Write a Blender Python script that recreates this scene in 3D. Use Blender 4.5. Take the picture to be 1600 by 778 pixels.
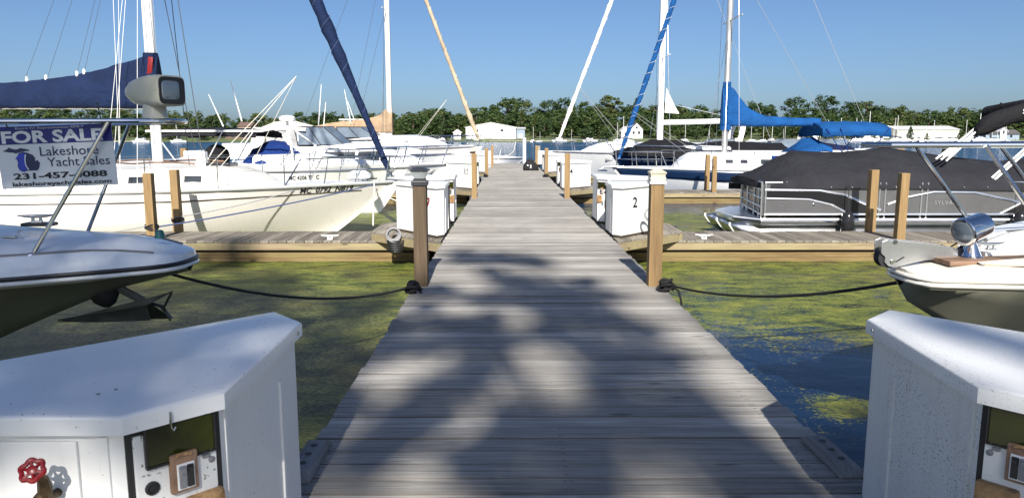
import bpy, bmesh, math, random
from mathutils import Vector, Matrix, Euler
PI = math.pi
R = math.radians
for o in list(bpy.data.objects):
    bpy.data.objects.remove(o)
sc = bpy.context.scene
COL = sc.collection
rnd = random.Random(7)

# ------------------------------------------------------------------ camera, sky, sun, exposure
CAM_H = 1.55
PITCH = 8.55
cd = bpy.data.cameras.new('camera'); cam = bpy.data.objects.new('camera', cd); COL.objects.link(cam)
cam.location = (0, 0, CAM_H)
cam.rotation_euler = (R(90 - PITCH), 0, R(-0.25))
cd.sensor_width = 36; cd.lens = 1150 / 1600 * 36
cd.clip_start = 0.05; cd.clip_end = 6000
sc.camera = cam
SUN_EL, SUN_TILT = 36.0, 1.5          # the sun stands behind the camera, a little to the right
w = bpy.data.worlds.new('World'); sc.world = w; w.use_nodes = True
nt = w.node_tree; nt.nodes.clear()
out = nt.nodes.new('ShaderNodeOutputWorld'); bg = nt.nodes.new('ShaderNodeBackground')
sky = nt.nodes.new('ShaderNodeTexSky'); sky.sky_type = 'NISHITA'; sky.sun_disc = False
sky.sun_elevation = R(SUN_EL); sky.sun_rotation = R(180 - SUN_TILT)
sky.altitude = 100; sky.air_density = 0.8; sky.dust_density = 1.6; sky.ozone_density = 6.5
bg.inputs['Strength'].default_value = 0.064
nt.links.new(sky.outputs[0], bg.inputs[0]); nt.links.new(bg.outputs[0], out.inputs[0])
sd = bpy.data.lights.new('sun', 'SUN'); sun = bpy.data.objects.new('sun', sd); COL.objects.link(sun)
sd.energy = 4.8; sd.angle = R(0.7); sd.color = (1.0, 0.95, 0.87)
sun.rotation_euler = Euler((R(90 - SUN_EL), 0, R(SUN_TILT)), 'XYZ')
sun.location = (3, -20, 20)
sc.view_settings.view_transform = 'Standard'; sc.view_settings.look = 'None'
sc.view_settings.exposure = 0.85; sc.view_settings.gamma = 1.0
sc.view_settings.use_curve_mapping = False
sc.cycles.max_bounces = 6; sc.cycles.transparent_max_bounces = 8

CM = cam.rotation_euler.to_matrix()
def W(px, py, Y):
    """world point seen at photo pixel (px, py), Y metres ahead"""
    d = CM @ Vector(((px - 800) / 1150, -(py - 389) / 1150, -1.0))
    k = Y / d.y
    return Vector((d.x * k, Y, CAM_H + d.z * k))
WATER = -0.51
FING = -0.16

# ------------------------------------------------------------------ node materials
MATS = {}
def newmat(name):
    m = bpy.data.materials.new(name); m.use_nodes = True
    t = m.node_tree; t.nodes.clear()
    o = t.nodes.new('ShaderNodeOutputMaterial'); b = t.nodes.new('ShaderNodeBsdfPrincipled')
    t.links.new(b.outputs[0], o.inputs[0])
    MATS[name] = m
    return m, t, b
def N(t, kind, **kw):
    n = t.nodes.new('ShaderNode' + kind)
    for k, v in kw.items():
        if k in n.inputs.keys() if hasattr(n.inputs, 'keys') else False:
            n.inputs[k].default_value = v
        else:
            setattr(n, k, v)
    return n
def ramp(t, fac, stops):
    r = t.nodes.new('ShaderNodeValToRGB')
    el = r.color_ramp.elements
    while len(el) > 1: el.remove(el[-1])
    el[0].position = stops[0][0]; el[0].color = tuple(stops[0][1]) + ((1,) if len(stops[0][1]) == 3 else ())
    for p, c in stops[1:]:
        e = el.new(p); e.color = tuple(c) + ((1,) if len(c) == 3 else ())
    t.links.new(fac, r.inputs[0])
    return r.outputs[0]
def coords(t, kind='Object', scale=(1, 1, 1), rand=False):
    tc = t.nodes.new('ShaderNodeTexCoord')
    mp = t.nodes.new('ShaderNodeMapping'); mp.inputs['Scale'].default_value = scale
    src = tc.outputs[kind]
    if rand:
        oi = t.nodes.new('ShaderNodeObjectInfo')
        mu = t.nodes.new('ShaderNodeMath'); mu.operation = 'MULTIPLY'; mu.inputs[1].default_value = 37.0
        t.links.new(oi.outputs['Random'], mu.inputs[0])
        ad = t.nodes.new('ShaderNodeVectorMath'); ad.operation = 'ADD'
        t.links.new(src, ad.inputs[0]); t.links.new(mu.outputs[0], ad.inputs[1]); src = ad.outputs[0]
    t.links.new(src, mp.inputs['Vector'])
    return mp.outputs[0]
def noise(t, vec, scale, detail=4, rough=0.55, dist=0.0):
    n = t.nodes.new('ShaderNodeTexNoise')
    n.inputs['Scale'].default_value = scale; n.inputs['Detail'].default_value = detail
    n.inputs['Roughness'].default_value = rough; n.inputs['Distortion'].default_value = dist
    if vec is not None: t.links.new(vec, n.inputs['Vector'])
    return n.outputs['Fac']
def mix(t, a, b, fac, mode='MIX'):
    m = t.nodes.new('ShaderNodeMix'); m.data_type = 'RGBA'; m.blend_type = mode
    for sock, v in ((m.inputs[6], a), (m.inputs[7], b)):
        if isinstance(v, (tuple, list)): sock.default_value = tuple(v) + ((1,) if len(v) == 3 else ())
        else: t.links.new(v, sock)
    if isinstance(fac, (int, float)): m.inputs[0].default_value = fac
    else: t.links.new(fac, m.inputs[0])
    return m.outputs[2]
def math_(t, op, a, b=None, clamp=False):
    m = t.nodes.new('ShaderNodeMath'); m.operation = op; m.use_clamp = clamp
    for i, v in enumerate((a, b)):
        if v is None: continue
        if isinstance(v, (int, float)): m.inputs[i].default_value = v
        else: t.links.new(v, m.inputs[i])
    return m.outputs[0]
def bump(t, b, h, strength, dist=0.01):
    n = t.nodes.new('ShaderNodeBump'); n.inputs['Strength'].default_value = strength
    n.inputs['Distance'].default_value = dist
    t.links.new(h, n.inputs['Height']); t.links.new(n.outputs[0], b.inputs['Normal'])
def simple(name, col, rough=0.5, metal=0.0, var=0.12, vscale=3.0, bstr=0.0, bscale=40, spec=None, coat=0, stretch=(1, 1, 1)):
    m, t, b = newmat(name)
    v = coords(t, 'Object', stretch, True)
    n = noise(t, v, vscale, 5)
    c = ramp(t, n, [(0.3, [x * (1 - var) for x in col]), (0.7, [min(1, x * (1 + var)) for x in col])])
    t.links.new(c, b.inputs['Base Color'])
    b.inputs['Roughness'].default_value = rough; b.inputs['Metallic'].default_value = metal
    if coat: b.inputs['Coat Weight'].default_value = coat; b.inputs['Coat Roughness'].default_value = 0.08
    if bstr:
        bump(t, b, noise(t, v, bscale, 4), bstr, 0.01)
    return m
def speckled(name, col, dirt, amount=0.62, sscale=60, rough=0.45, streak=0.25, var=0.06):
    """painted metal or gelcoat with small dirt specks and faint vertical streaks"""
    m, t, b = newmat(name)
    v = coords(t, 'Object', (1, 1, 1), True)
    base = ramp(t, noise(t, v, 2.5, 5), [(0.3, [x * (1 - var) for x in col]), (0.7, col)])
    vs = coords(t, 'Object', (9, 9, 0.5), True)
    st = ramp(t, noise(t, vs, 2.0, 6), [(0.52, (0, 0, 0)), (0.75, (1, 1, 1))])
    base = mix(t, base, [x * 0.62 for x in (col[0], col[1] * 0.97, col[2] * 0.88)], math_(t, 'MULTIPLY', st, streak))
    sp = ramp(t, noise(t, v, sscale, 2, 0.5), [(amount, (0, 0, 0)), (amount + 0.03, (1, 1, 1))])
    big = ramp(t, noise(t, v, 3.0, 3), [(0.4, (0.1,) * 3), (0.65, (1, 1, 1))])
    base = mix(t, base, dirt, math_(t, 'MULTIPLY', sp, math_(t, 'MULTIPLY', big, 0.85)))
    t.links.new(base, b.inputs['Base Color']); b.inputs['Roughness'].default_value = rough
    bump(t, b, noise(t, v, 25, 3), 0.04, 0.01)
    return m
def wood(name, light, dark, grain='X', board=None, baxis='Y', rough=0.8, knots=True, contrast=0.5, crack=0.5, tint=None, nails=False):
    """sawn timber: grain stretched along one axis, board to board variation, knots and dark checks"""
    m, t, b = newmat(name)
    gi = 'XYZ'.index(grain)
    def sc3(a, c): 
        s = [c, c, c]; s[gi] = a; return tuple(s)
    base = coords(t, 'Object', (1, 1, 1), True)
    vsrc = base
    idx = None
    if board:
        sep = t.nodes.new('ShaderNodeSeparateXYZ'); t.links.new(coords(t, 'Object'), sep.inputs[0])
        idx = math_(t, 'FLOOR', math_(t, 'DIVIDE', sep.outputs['XYZ'.index(baxis)], board))
        wn = t.nodes.new('ShaderNodeTexWhiteNoise'); wn.noise_dimensions = '1D'; t.links.new(idx, wn.inputs['W'])
        idxr = wn.outputs['Value']
        off = t.nodes.new('ShaderNodeVectorMath'); off.operation = 'SCALE'
        t.links.new(wn.outputs['Color'], off.inputs[0]); off.inputs['Scale'].default_value = 20
        ad = t.nodes.new('ShaderNodeVectorMath'); ad.operation = 'ADD'
        t.links.new(base, ad.inputs[0]); t.links.new(off.outputs[0], ad.inputs[1]); vsrc = ad.outputs[0]
    def mp(s):
        n = t.nodes.new('ShaderNodeMapping'); n.inputs['Scale'].default_value = s
        t.links.new(vsrc, n.inputs['Vector']); return n.outputs[0]
    g1 = noise(t, mp(sc3(0.9, 22)), 1.6, 6, 0.6, 0.6)
    g2 = noise(t, mp(sc3(1.6, 60)), 1.6, 5, 0.65)
    g3 = noise(t, mp(sc3(0.8, 2.5)), 1.2, 4)
    c = ramp(t, g1, [(0.5 - contrast * 0.4, dark), (0.5 + contrast * 0.4, light)])
    c = mix(t, c, [x * 0.55 for x in dark], math_(t, 'MULTIPLY', ramp(t, g2, [(0.3, (1, 1, 1)), (0.48, (0, 0, 0))]), crack))
    c = mix(t, c, tint or [x * 0.6 for x in light], math_(t, 'MULTIPLY', ramp(t, g3, [(0.42, (0, 0, 0)), (0.72, (1, 1, 1))]), 0.5))
    if idx is not None:
        k = math_(t, 'ADD', math_(t, 'MULTIPLY', idxr, 0.58), 0.66)
        hs = t.nodes.new('ShaderNodeHueSaturation'); t.links.new(c, hs.inputs['Color']); t.links.new(k, hs.inputs['Value']); c = hs.outputs[0]
    if knots:
        vo = t.nodes.new('ShaderNodeTexVoronoi'); vo.inputs['Scale'].default_value = 1.0
        t.links.new(mp(sc3(1.7, 5.0)), vo.inputs['Vector'])
        kn = ramp(t, vo.outputs['Distance'], [(0.06, (1, 1, 1)), (0.15, (0, 0, 0))])
        c = mix(t, c, [x * 0.4 for x in dark], math_(t, 'MULTIPLY', kn, 0.75))
    if nails:      # two nail heads per board on every joist line
        fx = math_(t, 'ABSOLUTE', math_(t, 'SUBTRACT', math_(t, 'FRACT', math_(t, 'DIVIDE', math_(t, 'ADD', sep.outputs[0], 1.47), 1.16)), 0.5))
        fy = math_(t, 'ABSOLUTE', math_(t, 'SUBTRACT', math_(t, 'FRACT', math_(t, 'DIVIDE', sep.outputs[1], board)), 0.5))
        dx = math_(t, 'ADD', math_(t, 'MULTIPLY', fx, 1.16), math_(t, 'MULTIPLY', math_(t, 'SUBTRACT', idxr, 0.5), 0.03))
        dy = math_(t, 'SUBTRACT', math_(t, 'MULTIPLY', fy, board), 0.042)
        edge = ramp(t, fy, [(0.435, (0, 0, 0)), (0.468, (1, 1, 1))])          # dirt and rot along the board edges
        c = mix(t, c, (0.045, 0.038, 0.03), math_(t, 'MULTIPLY', edge, math_(t, 'ADD', math_(t, 'MULTIPLY', idxr, 0.5), 0.45)))
        split = ramp(t, noise(t, mp(sc3(0.7, 26)), 1.5, 4, 0.6, 0.4), [(0.27, (1, 1, 1)), (0.34, (0, 0, 0))])
        c = mix(t, c, (0.05, 0.042, 0.034), math_(t, 'MULTIPLY', split, 0.85))
        rr = math_(t, 'SQRT', math_(t, 'ADD', math_(t, 'MULTIPLY', dx, dx), math_(t, 'MULTIPLY', dy, dy)))
        c = mix(t, c, (0.035, 0.03, 0.028), math_(t, 'MULTIPLY', math_(t, 'LESS_THAN', rr, 0.0055), 0.7))
        wear = ramp(t, noise(t, coords(t, 'Object', (0.9, 0.35, 1)), 0.9, 4), [(0.42, (0.0,) * 3), (0.66, (0.45,) * 3)])
        c = mix(t, c, (0.18, 0.166, 0.148), wear)
    t.links.new(c, b.inputs['Base Color']); b.inputs['Roughness'].default_value = rough
    b.inputs['Specular IOR Level'].default_value = 0.25
    bump(t, b, math_(t, 'ADD', g2, math_(t, 'MULTIPLY', g1, 0.8)), 0.35, 0.006)
    return m

wood('deck_wood', (0.56, 0.53, 0.48), (0.215, 0.203, 0.185), 'X', 0.1525, 'Y', contrast=0.5, crack=0.9, nails=True)
wood('finger_deck_wood', (0.33, 0.295, 0.245), (0.115, 0.10, 0.08), 'Y', 0.1525, 'X', contrast=0.5, crack=0.7)
wood('fascia_wood', (0.27, 0.19, 0.085), (0.10, 0.065, 0.028), 'X', None, rough=0.75, contrast=0.6, crack=0.5, tint=(0.26, 0.22, 0.09))
wood('nosing_wood', (0.36, 0.285, 0.18), (0.16, 0.12, 0.07), 'X', None, rough=0.75, contrast=0.6, crack=0.4, tint=(0.36, 0.34, 0.16))
wood('side_fascia_wood', (0.30, 0.25, 0.17), (0.12, 0.09, 0.06), 'Y', None, rough=0.8)
wood('post_wood', (0.34, 0.228, 0.108), (0.17, 0.105, 0.048), 'Z', None, rough=0.7, contrast=0.6, crack=0.5, tint=(0.27, 0.185, 0.085))
wood('old_post_wood', (0.14, 0.10, 0.062), (0.062, 0.043, 0.028), 'Z', None, rough=0.75)
wood('cleat_wood', (0.33, 0.32, 0.31), (0.16, 0.15, 0.14), 'Y', None, rough=0.8, knots=False)
wood('teak_wood', (0.24, 0.15, 0.10), (0.10, 0.055, 0.036), 'X', 0.045, 'Y', rough=0.7, knots=False, tint=(0.32, 0.24, 0.17))
speckled('box_paint', (0.80, 0.80, 0.78), (0.10, 0.085, 0.06), 0.70, 70, 0.42, 0.16)
speckled('dirty_box_paint', (0.76, 0.76, 0.73), (0.10, 0.085, 0.06), 0.612, 120, 0.45, 0.35)
speckled('lid_paint', (0.82, 0.82, 0.81), (0.16, 0.14, 0.11), 0.70, 60, 0.3, 0.05)
speckled('dirty_lid_paint', (0.80, 0.80, 0.78), (0.2, 0.17, 0.13), 0.64, 130, 0.32, 0.08)
speckled('panel_paint', (0.78, 0.78, 0.75), (0.09, 0.06, 0.04), 0.64, 60, 0.5, 0.2)
def gelcoat(name, col, rough=0.22, var=0.04):
    return speckled(name, col, [x * 0.55 for x in col], 0.74, 30, rough, 0.18, var)
gelcoat('white_gelcoat', (0.80, 0.80, 0.78)); gelcoat('cream_gelcoat', (0.78, 0.735, 0.64))
gelcoat('grey_gelcoat', (0.42, 0.43, 0.42)); gelcoat('navy_gelcoat', (0.012, 0.022, 0.065), 0.15)
gelcoat('ivory_gelcoat', (0.79, 0.755, 0.695)); gelcoat('beige_plastic', (0.47, 0.46, 0.38), 0.35)
gelcoat('blue_white_gelcoat', (0.74, 0.77, 0.80)); gelcoat('black_gelcoat', (0.018, 0.018, 0.02), 0.15)
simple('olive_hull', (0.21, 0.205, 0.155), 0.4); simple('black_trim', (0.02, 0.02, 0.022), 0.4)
simple('stripe_navy', (0.012, 0.03, 0.078), 0.25); simple('stripe_brown', (0.05, 0.035, 0.03), 0.35)
simple('stripe_grey', (0.20, 0.20, 0.21), 0.35); simple('antifoul', (0.05, 0.06, 0.10), 0.7)
def canvas(name, col):
    m, t, b = newmat(name)
    v = coords(t, 'Object', (1, 1, 1), True)
    c = ramp(t, noise(t, v, 2.2, 5), [(0.3, [x * 0.8 for x in col]), (0.72, [x * 1.2 for x in col])])
    t.links.new(c, b.inputs['Base Color']); b.inputs['Roughness'].default_value = 0.85
    b.inputs['Specular IOR Level'].default_value = 0.2
    h = math_(t, 'ADD', noise(t, v, 5, 3, 0.5, 0.7), math_(t, 'MULTIPLY', noise(t, v, 22, 3), 0.3))
    bump(t, b, h, 0.75, 0.06)
canvas('navy_canvas', (0.007, 0.016, 0.052)); canvas('blue_canvas', (0.006, 0.065, 0.215)); canvas('tan_canvas', (0.33, 0.235, 0.15)); canvas('pale_tan_canvas', (0.42, 0.335, 0.23))
canvas('charcoal_canvas', (0.022, 0.022, 0.027)); canvas('black_canvas', (0.011, 0.011, 0.013)); canvas('cream_canvas', (0.70, 0.67, 0.60))
canvas('white_canvas', (0.80, 0.78, 0.73)); canvas('royal_canvas', (0.008, 0.03, 0.15)); canvas('dark_navy_canvas', (0.010, 0.014, 0.045))
simple('stainless', (0.62, 0.63, 0.65), 0.18, 1.0, 0.08); simple('brushed_metal', (0.50, 0.50, 0.49), 0.38, 1.0, 0.1, 6, 0.1, 60)
simple('chrome', (0.80, 0.81, 0.84), 0.06, 1.0, 0.03); simple('aluminium', (0.66, 0.67, 0.68), 0.3, 1.0, 0.1, 4)
simple('mast_paint', (0.74, 0.73, 0.71), 0.3, 0.0, 0.06); simple('mast_alloy', (0.55, 0.54, 0.52), 0.35, 0.7, 0.1)
simple('white_plastic', (0.78, 0.78, 0.77), 0.35, 0, 0.05); simple('wire', (0.45, 0.46, 0.47), 0.35, 0.6, 0.05); simple('dark_wire', (0.06, 0.065, 0.07), 0.5, 0, 0.05)
simple('white_rope', (0.68, 0.64, 0.56), 0.9, 0, 0.15, 40); simple('black_rope', (0.012, 0.012, 0.013), 0.75, 0, 0.2, 60, 0.5, 120)
simple('blue_rope', (0.05, 0.075, 0.17), 0.8, 0, 0.2, 40); simple('grey_rope', (0.27, 0.27, 0.28), 0.9, 0, 0.2, 40)
simple('smoked_glass', (0.03, 0.035, 0.042), 0.06, 0, 0.1); simple('window_glass', (0.17, 0.21, 0.25), 0.06, 0.25, 0.25, 2)
simple('clear_vinyl', (0.33, 0.33, 0.33), 0.15, 0, 0.3, 3)
simple('rubber', (0.015, 0.015, 0.016), 0.6, 0, 0.1); simple('red_paint', (0.19, 0.007, 0.009), 0.35, 0, 0.25, 20); simple('brass', (0.42, 0.27, 0.10), 0.35, 1.0, 0.3, 20)
simple('old_brass', (0.10, 0.07, 0.04), 0.5, 0.8, 0.4, 20); simple('brown_plate', (0.27, 0.165, 0.105), 0.6, 0.2, 0.35, 14, 0.3, 60); simple('rust', (0.34, 0.20, 0.09), 0.85, 0, 0.5, 18, 0.8, 70)
simple('meter_glass', (0.021, 0.025, 0.003), 0.15, 0, 0.7, 6); simple('sign_white', (0.70, 0.72, 0.74), 0.4, 0, 0.03); simple('sign_blue', (0.008, 0.013, 0.17), 0.4, 0, 0.05)
simple('ink', (0.012, 0.014, 0.02), 0.6, 0, 0.05); simple('sign_navy', (0.02, 0.03, 0.09), 0.5, 0, 0.2, 8); simple('logo_blue', (0.03, 0.06, 0.45), 0.5, 0, 0.2, 8); simple('pale_ink', (0.55, 0.56, 0.58), 0.5, 0, 0.05)
simple('teal_plastic', (0.02, 0.12, 0.12), 0.3); simple('bag_cloth', (0.008, 0.007, 0.008), 0.9, 0, 0.2); simple('sticker_red', (0.6, 0.06, 0.04), 0.5)
simple('cap_tan', (0.56, 0.49, 0.36), 0.5); simple('cap_dark', (0.03, 0.03, 0.035), 0.4); simple('lamp_lens', (0.30, 0.33, 0.33), 0.15, 0, 0.2, 12)
simple('anchor_metal', (0.10, 0.105, 0.10), 0.5, 0.6, 0.3, 8, 0.3, 40); simple('panel_graphite', (0.135, 0.135, 0.14), 0.24, 0.35, 0.1)
simple('wall_white', (0.78, 0.77, 0.74), 0.7, 0, 0.05); simple('wall_cream', (0.70, 0.66, 0.56), 0.7, 0, 0.05); simple('roof_pale', (0.55, 0.56, 0.57), 0.6, 0, 0.06)
simple('roof_dark', (0.09, 0.085, 0.085), 0.8, 0, 0.2); simple('wall_blue_grey', (0.24, 0.30, 0.36), 0.7); simple('wall_salmon', (0.55, 0.40, 0.31), 0.7); simple('roof_brown', (0.13, 0.085, 0.065), 0.8)
simple('pile_wood', (0.22, 0.19, 0.15), 0.85, 0, 0.3, 6); simple('bark', (0.10, 0.075, 0.055), 0.9, 0, 0.3, 6, 0.6, 12, stretch=(3, 3, 0.6))
simple('grass_ground', (0.085, 0.11, 0.035), 0.95, 0, 0.4, 0.3); simple('shore_stone', (0.30, 0.28, 0.25), 0.9, 0, 0.3, 0.5); simple('grey_dock', (0.36, 0.34, 0.31), 0.85, 0, 0.2, 1)
def leafmat(name, cols):
    m, t, b = newmat(name)
    oi = t.nodes.new('ShaderNodeObjectInfo'); ge = t.nodes.new('ShaderNodeNewGeometry')
    pos = coords(t, 'Object')
    f = math_(t, 'ADD', math_(t, 'MULTIPLY', oi.outputs['Random'], 0.55), math_(t, 'MULTIPLY', ge.outputs['Random Per Island'], 0.25))
    f = math_(t, 'ADD', f, math_(t, 'MULTIPLY', noise(t, pos, 0.35, 3), 0.3))
    n = len(cols)
    c = ramp(t, f, [(0.1 + 0.85 * i / (n - 1), k) for i, k in enumerate(cols)])
    t.links.new(c, b.inputs['Base Color']); b.inputs['Roughness'].default_value = 0.55
    b.inputs['Specular IOR Level'].default_value = 0.3
    tr = t.nodes.new('ShaderNodeBsdfTranslucent'); t.links.new(c, tr.inputs[0])
    mx = t.nodes.new('ShaderNodeMixShader'); mx.inputs[0].default_value = 0.3
    t.links.new(b.outputs[0], mx.inputs[1]); t.links.new(tr.outputs[0], mx.inputs[2])
    t.links.new(mx.outputs[0], t.nodes['Material Output'].inputs[0])
leafmat('leaf_far', [(0.026, 0.048, 0.02), (0.04, 0.072, 0.022), (0.052, 0.088, 0.024), (0.075, 0.105, 0.028), (0.105, 0.112, 0.038)])
leafmat('leaf_near', [(0.03, 0.06, 0.015), (0.05, 0.10, 0.02), (0.07, 0.12, 0.03)])

def water_material():
    m, t, b = newmat('water')
    geo = t.nodes.new('ShaderNodeNewGeometry'); P = geo.outputs['Position']
    sep = t.nodes.new('ShaderNodeSeparateXYZ'); t.links.new(P, sep.inputs[0])
    def mp(s, loc=(0, 0, 0)):
        n = t.nodes.new('ShaderNodeMapping'); n.inputs['Scale'].default_value = s; n.inputs['Location'].default_value = loc
        t.links.new(P, n.inputs['Vector']); return n.outputs[0]
    def blob(x, y, rx, ry):
        n = t.nodes.new('ShaderNodeMapping'); n.vector_type = 'POINT'
        n.inputs['Scale'].default_value = (1 / rx, 1 / ry, 0); n.inputs['Location'].default_value = (-x / rx, -y / ry, 0)
        t.links.new(P, n.inputs['Vector'])
        l = t.nodes.new('ShaderNodeVectorMath'); l.operation = 'LENGTH'; t.links.new(n.outputs[0], l.inputs[0])
        return math_(t, 'SUBTRACT', 1.0, l.outputs['Value'], True)
    big = noise(t, mp((1, 1.6, 1)), 0.55, 5, 0.6, 0.8)
    mid = noise(t, mp((1, 2.2, 1), (3, 1, 0)), 2.2, 5, 0.65, 0.5)
    fine = math_(t, 'ADD', math_(t, 'MULTIPLY', noise(t, mp((1, 1.5, 1)), 24, 3, 0.7), 0.62), math_(t, 'MULTIPLY', noise(t, mp((0.7, 1.4, 1)), 95, 2, 0.6), 0.38))
    # how much weed floats where: dense among the slips, gone on open water
    dens = math_(t, 'SUBTRACT', 1.0, math_(t, 'MULTIPLY', math_(t, 'SUBTRACT', sep.outputs[1], 19.0), 1 / 9.0, True), True)
    right = math_(t, 'MULTIPLY', math_(t, 'SUBTRACT', sep.outputs[0], 0.3), 2.0, True)
    clear = math_(t, 'MULTIPLY', math_(t, 'ADD', blob(2.3, 6.0, 1.9, 2.6), blob(3.3, 5.0, 1.6, 1.9)), 1.25, True)
    patch = math_(t, 'MULTIPLY', blob(2.65, 5.45, 0.5, 0.42), 1.6, True)
    d = math_(t, 'SUBTRACT', math_(t, 'MULTIPLY', dens, 1.0), math_(t, 'MULTIPLY', math_(t, 'MULTIPLY', clear, right), 0.455))
    d = math_(t, 'ADD', d, math_(t, 'MULTIPLY', math_(t, 'SUBTRACT', 1.0, right), 0.16))
    d = math_(t, 'ADD', d, math_(t, 'MULTIPLY', patch, 0.55))
    s = math_(t, 'ADD', math_(t, 'MULTIPLY', big, 0.42), math_(t, 'ADD', math_(t, 'MULTIPLY', mid, 0.42), math_(t, 'MULTIPLY', fine, 0.95)))
    s = math_(t, 'ADD', math_(t, 'SUBTRACT', s, 1.325), math_(t, 'MULTIPLY', d, 0.58))
    mask = math_(t, 'MULTIPLY', s, 9.0, True)
    # weed colours: yellow-green duckweed, dark sunk weed, grey scum
    c = ramp(t, mid, [(0.34, (0.018, 0.026, 0.010)), (0.45, (0.085, 0.115, 0.024)), (0.56, (0.165, 0.185, 0.032)), (0.7, (0.25, 0.25, 0.05))])
    scum = math_(t, 'MULTIPLY', math_(t, 'MULTIPLY', blob(-3.4, 7.0, 3.0, 3.6), 2.2, True), ramp(t, big, [(0.35, (0.2,) * 3), (0.55, (1,) * 3)]))
    c = mix(t, c, ramp(t, fine, [(0.45, (0.020, 0.021, 0.016)), (0.55, (0.27, 0.25, 0.17))]), math_(t, 'MULTIPLY', scum, 0.5))
    c = mix(t, c, (0.02, 0.025, 0.01), ramp(t, fine, [(0.40, (0.9,) * 3), (0.475, (0, 0, 0))]))
    c = mix(t, c, (0.022, 0.036, 0.016), ramp(t, noise(t, mp((1, 2.0, 1), (5, 8, 0)), 0.7, 4, 0.6, 1.0), [(0.52, (0, 0, 0)), (0.68, (0.8,) * 3)]))
    c = mix(t, c, (0.30, 0.28, 0.07), ramp(t, fine, [(0.55, (0, 0, 0)), (0.64, (0.7,) * 3)]))
    brown = ramp(t, noise(t, mp((1, 1, 1), (9, 4, 0)), 0.8, 4), [(0.5, (0, 0, 0)), (0.7, (0.55,) * 3)])
    c = mix(t, c, (0.11, 0.085, 0.035), brown)
    # the water itself: murky green in the left slip, blue where it is open
    murk = math_(t, 'MULTIPLY', dens, math_(t, 'SUBTRACT', 1.0, right))
    wc = mix(t, mix(t, (0.004, 0.045, 0.13), (0.003, 0.012, 0.035), dens), ramp(t, big, [(0.35, (0.02, 0.032, 0.022)), (0.65, (0.06, 0.085, 0.03))]), murk)
    t.links.new(wc, b.inputs['Base Color']); b.inputs['Roughness'].default_value = 0.11; b.inputs['IOR'].default_value = 1.33
    calm = math_(t, 'MULTIPLY', math_(t, 'SUBTRACT', sep.outputs[1], 20.0), 1 / 25.0, True)
    w1 = noise(t, mp((0.35, 1.0, 1)), 1.3, 6, 0.62, 0.5)
    w2 = noise(t, mp((0.9, 1.4, 1)), 3.4, 3, 0.5)
    h = math_(t, 'ADD', math_(t, 'MULTIPLY', w1, math_(t, 'MULTIPLY', calm, 2.6)), math_(t, 'MULTIPLY', w2, math_(t, 'ADD', math_(t, 'MULTIPLY', calm, 0.3), 0.012)))
    bump(t, b, h, 1.0, 0.42)
    b2 = t.nodes.new('ShaderNodeBsdfPrincipled'); t.links.new(c, b2.inputs['Base Color']); b2.inputs['Roughness'].default_value = 0.5
    b2.inputs['Specular IOR Level'].default_value = 0.25
    bump(t, b2, math_(t, 'ADD', fine, mid), 0.45, 0.02)
    mx = t.nodes.new('ShaderNodeMixShader'); t.links.new(mask, mx.inputs[0])
    t.links.new(b.outputs[0], mx.inputs[1]); t.links.new(b2.outputs[0], mx.inputs[2])
    t.links.new(mx.outputs[0], t.nodes['Material Output'].inputs[0])
water_material()

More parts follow.
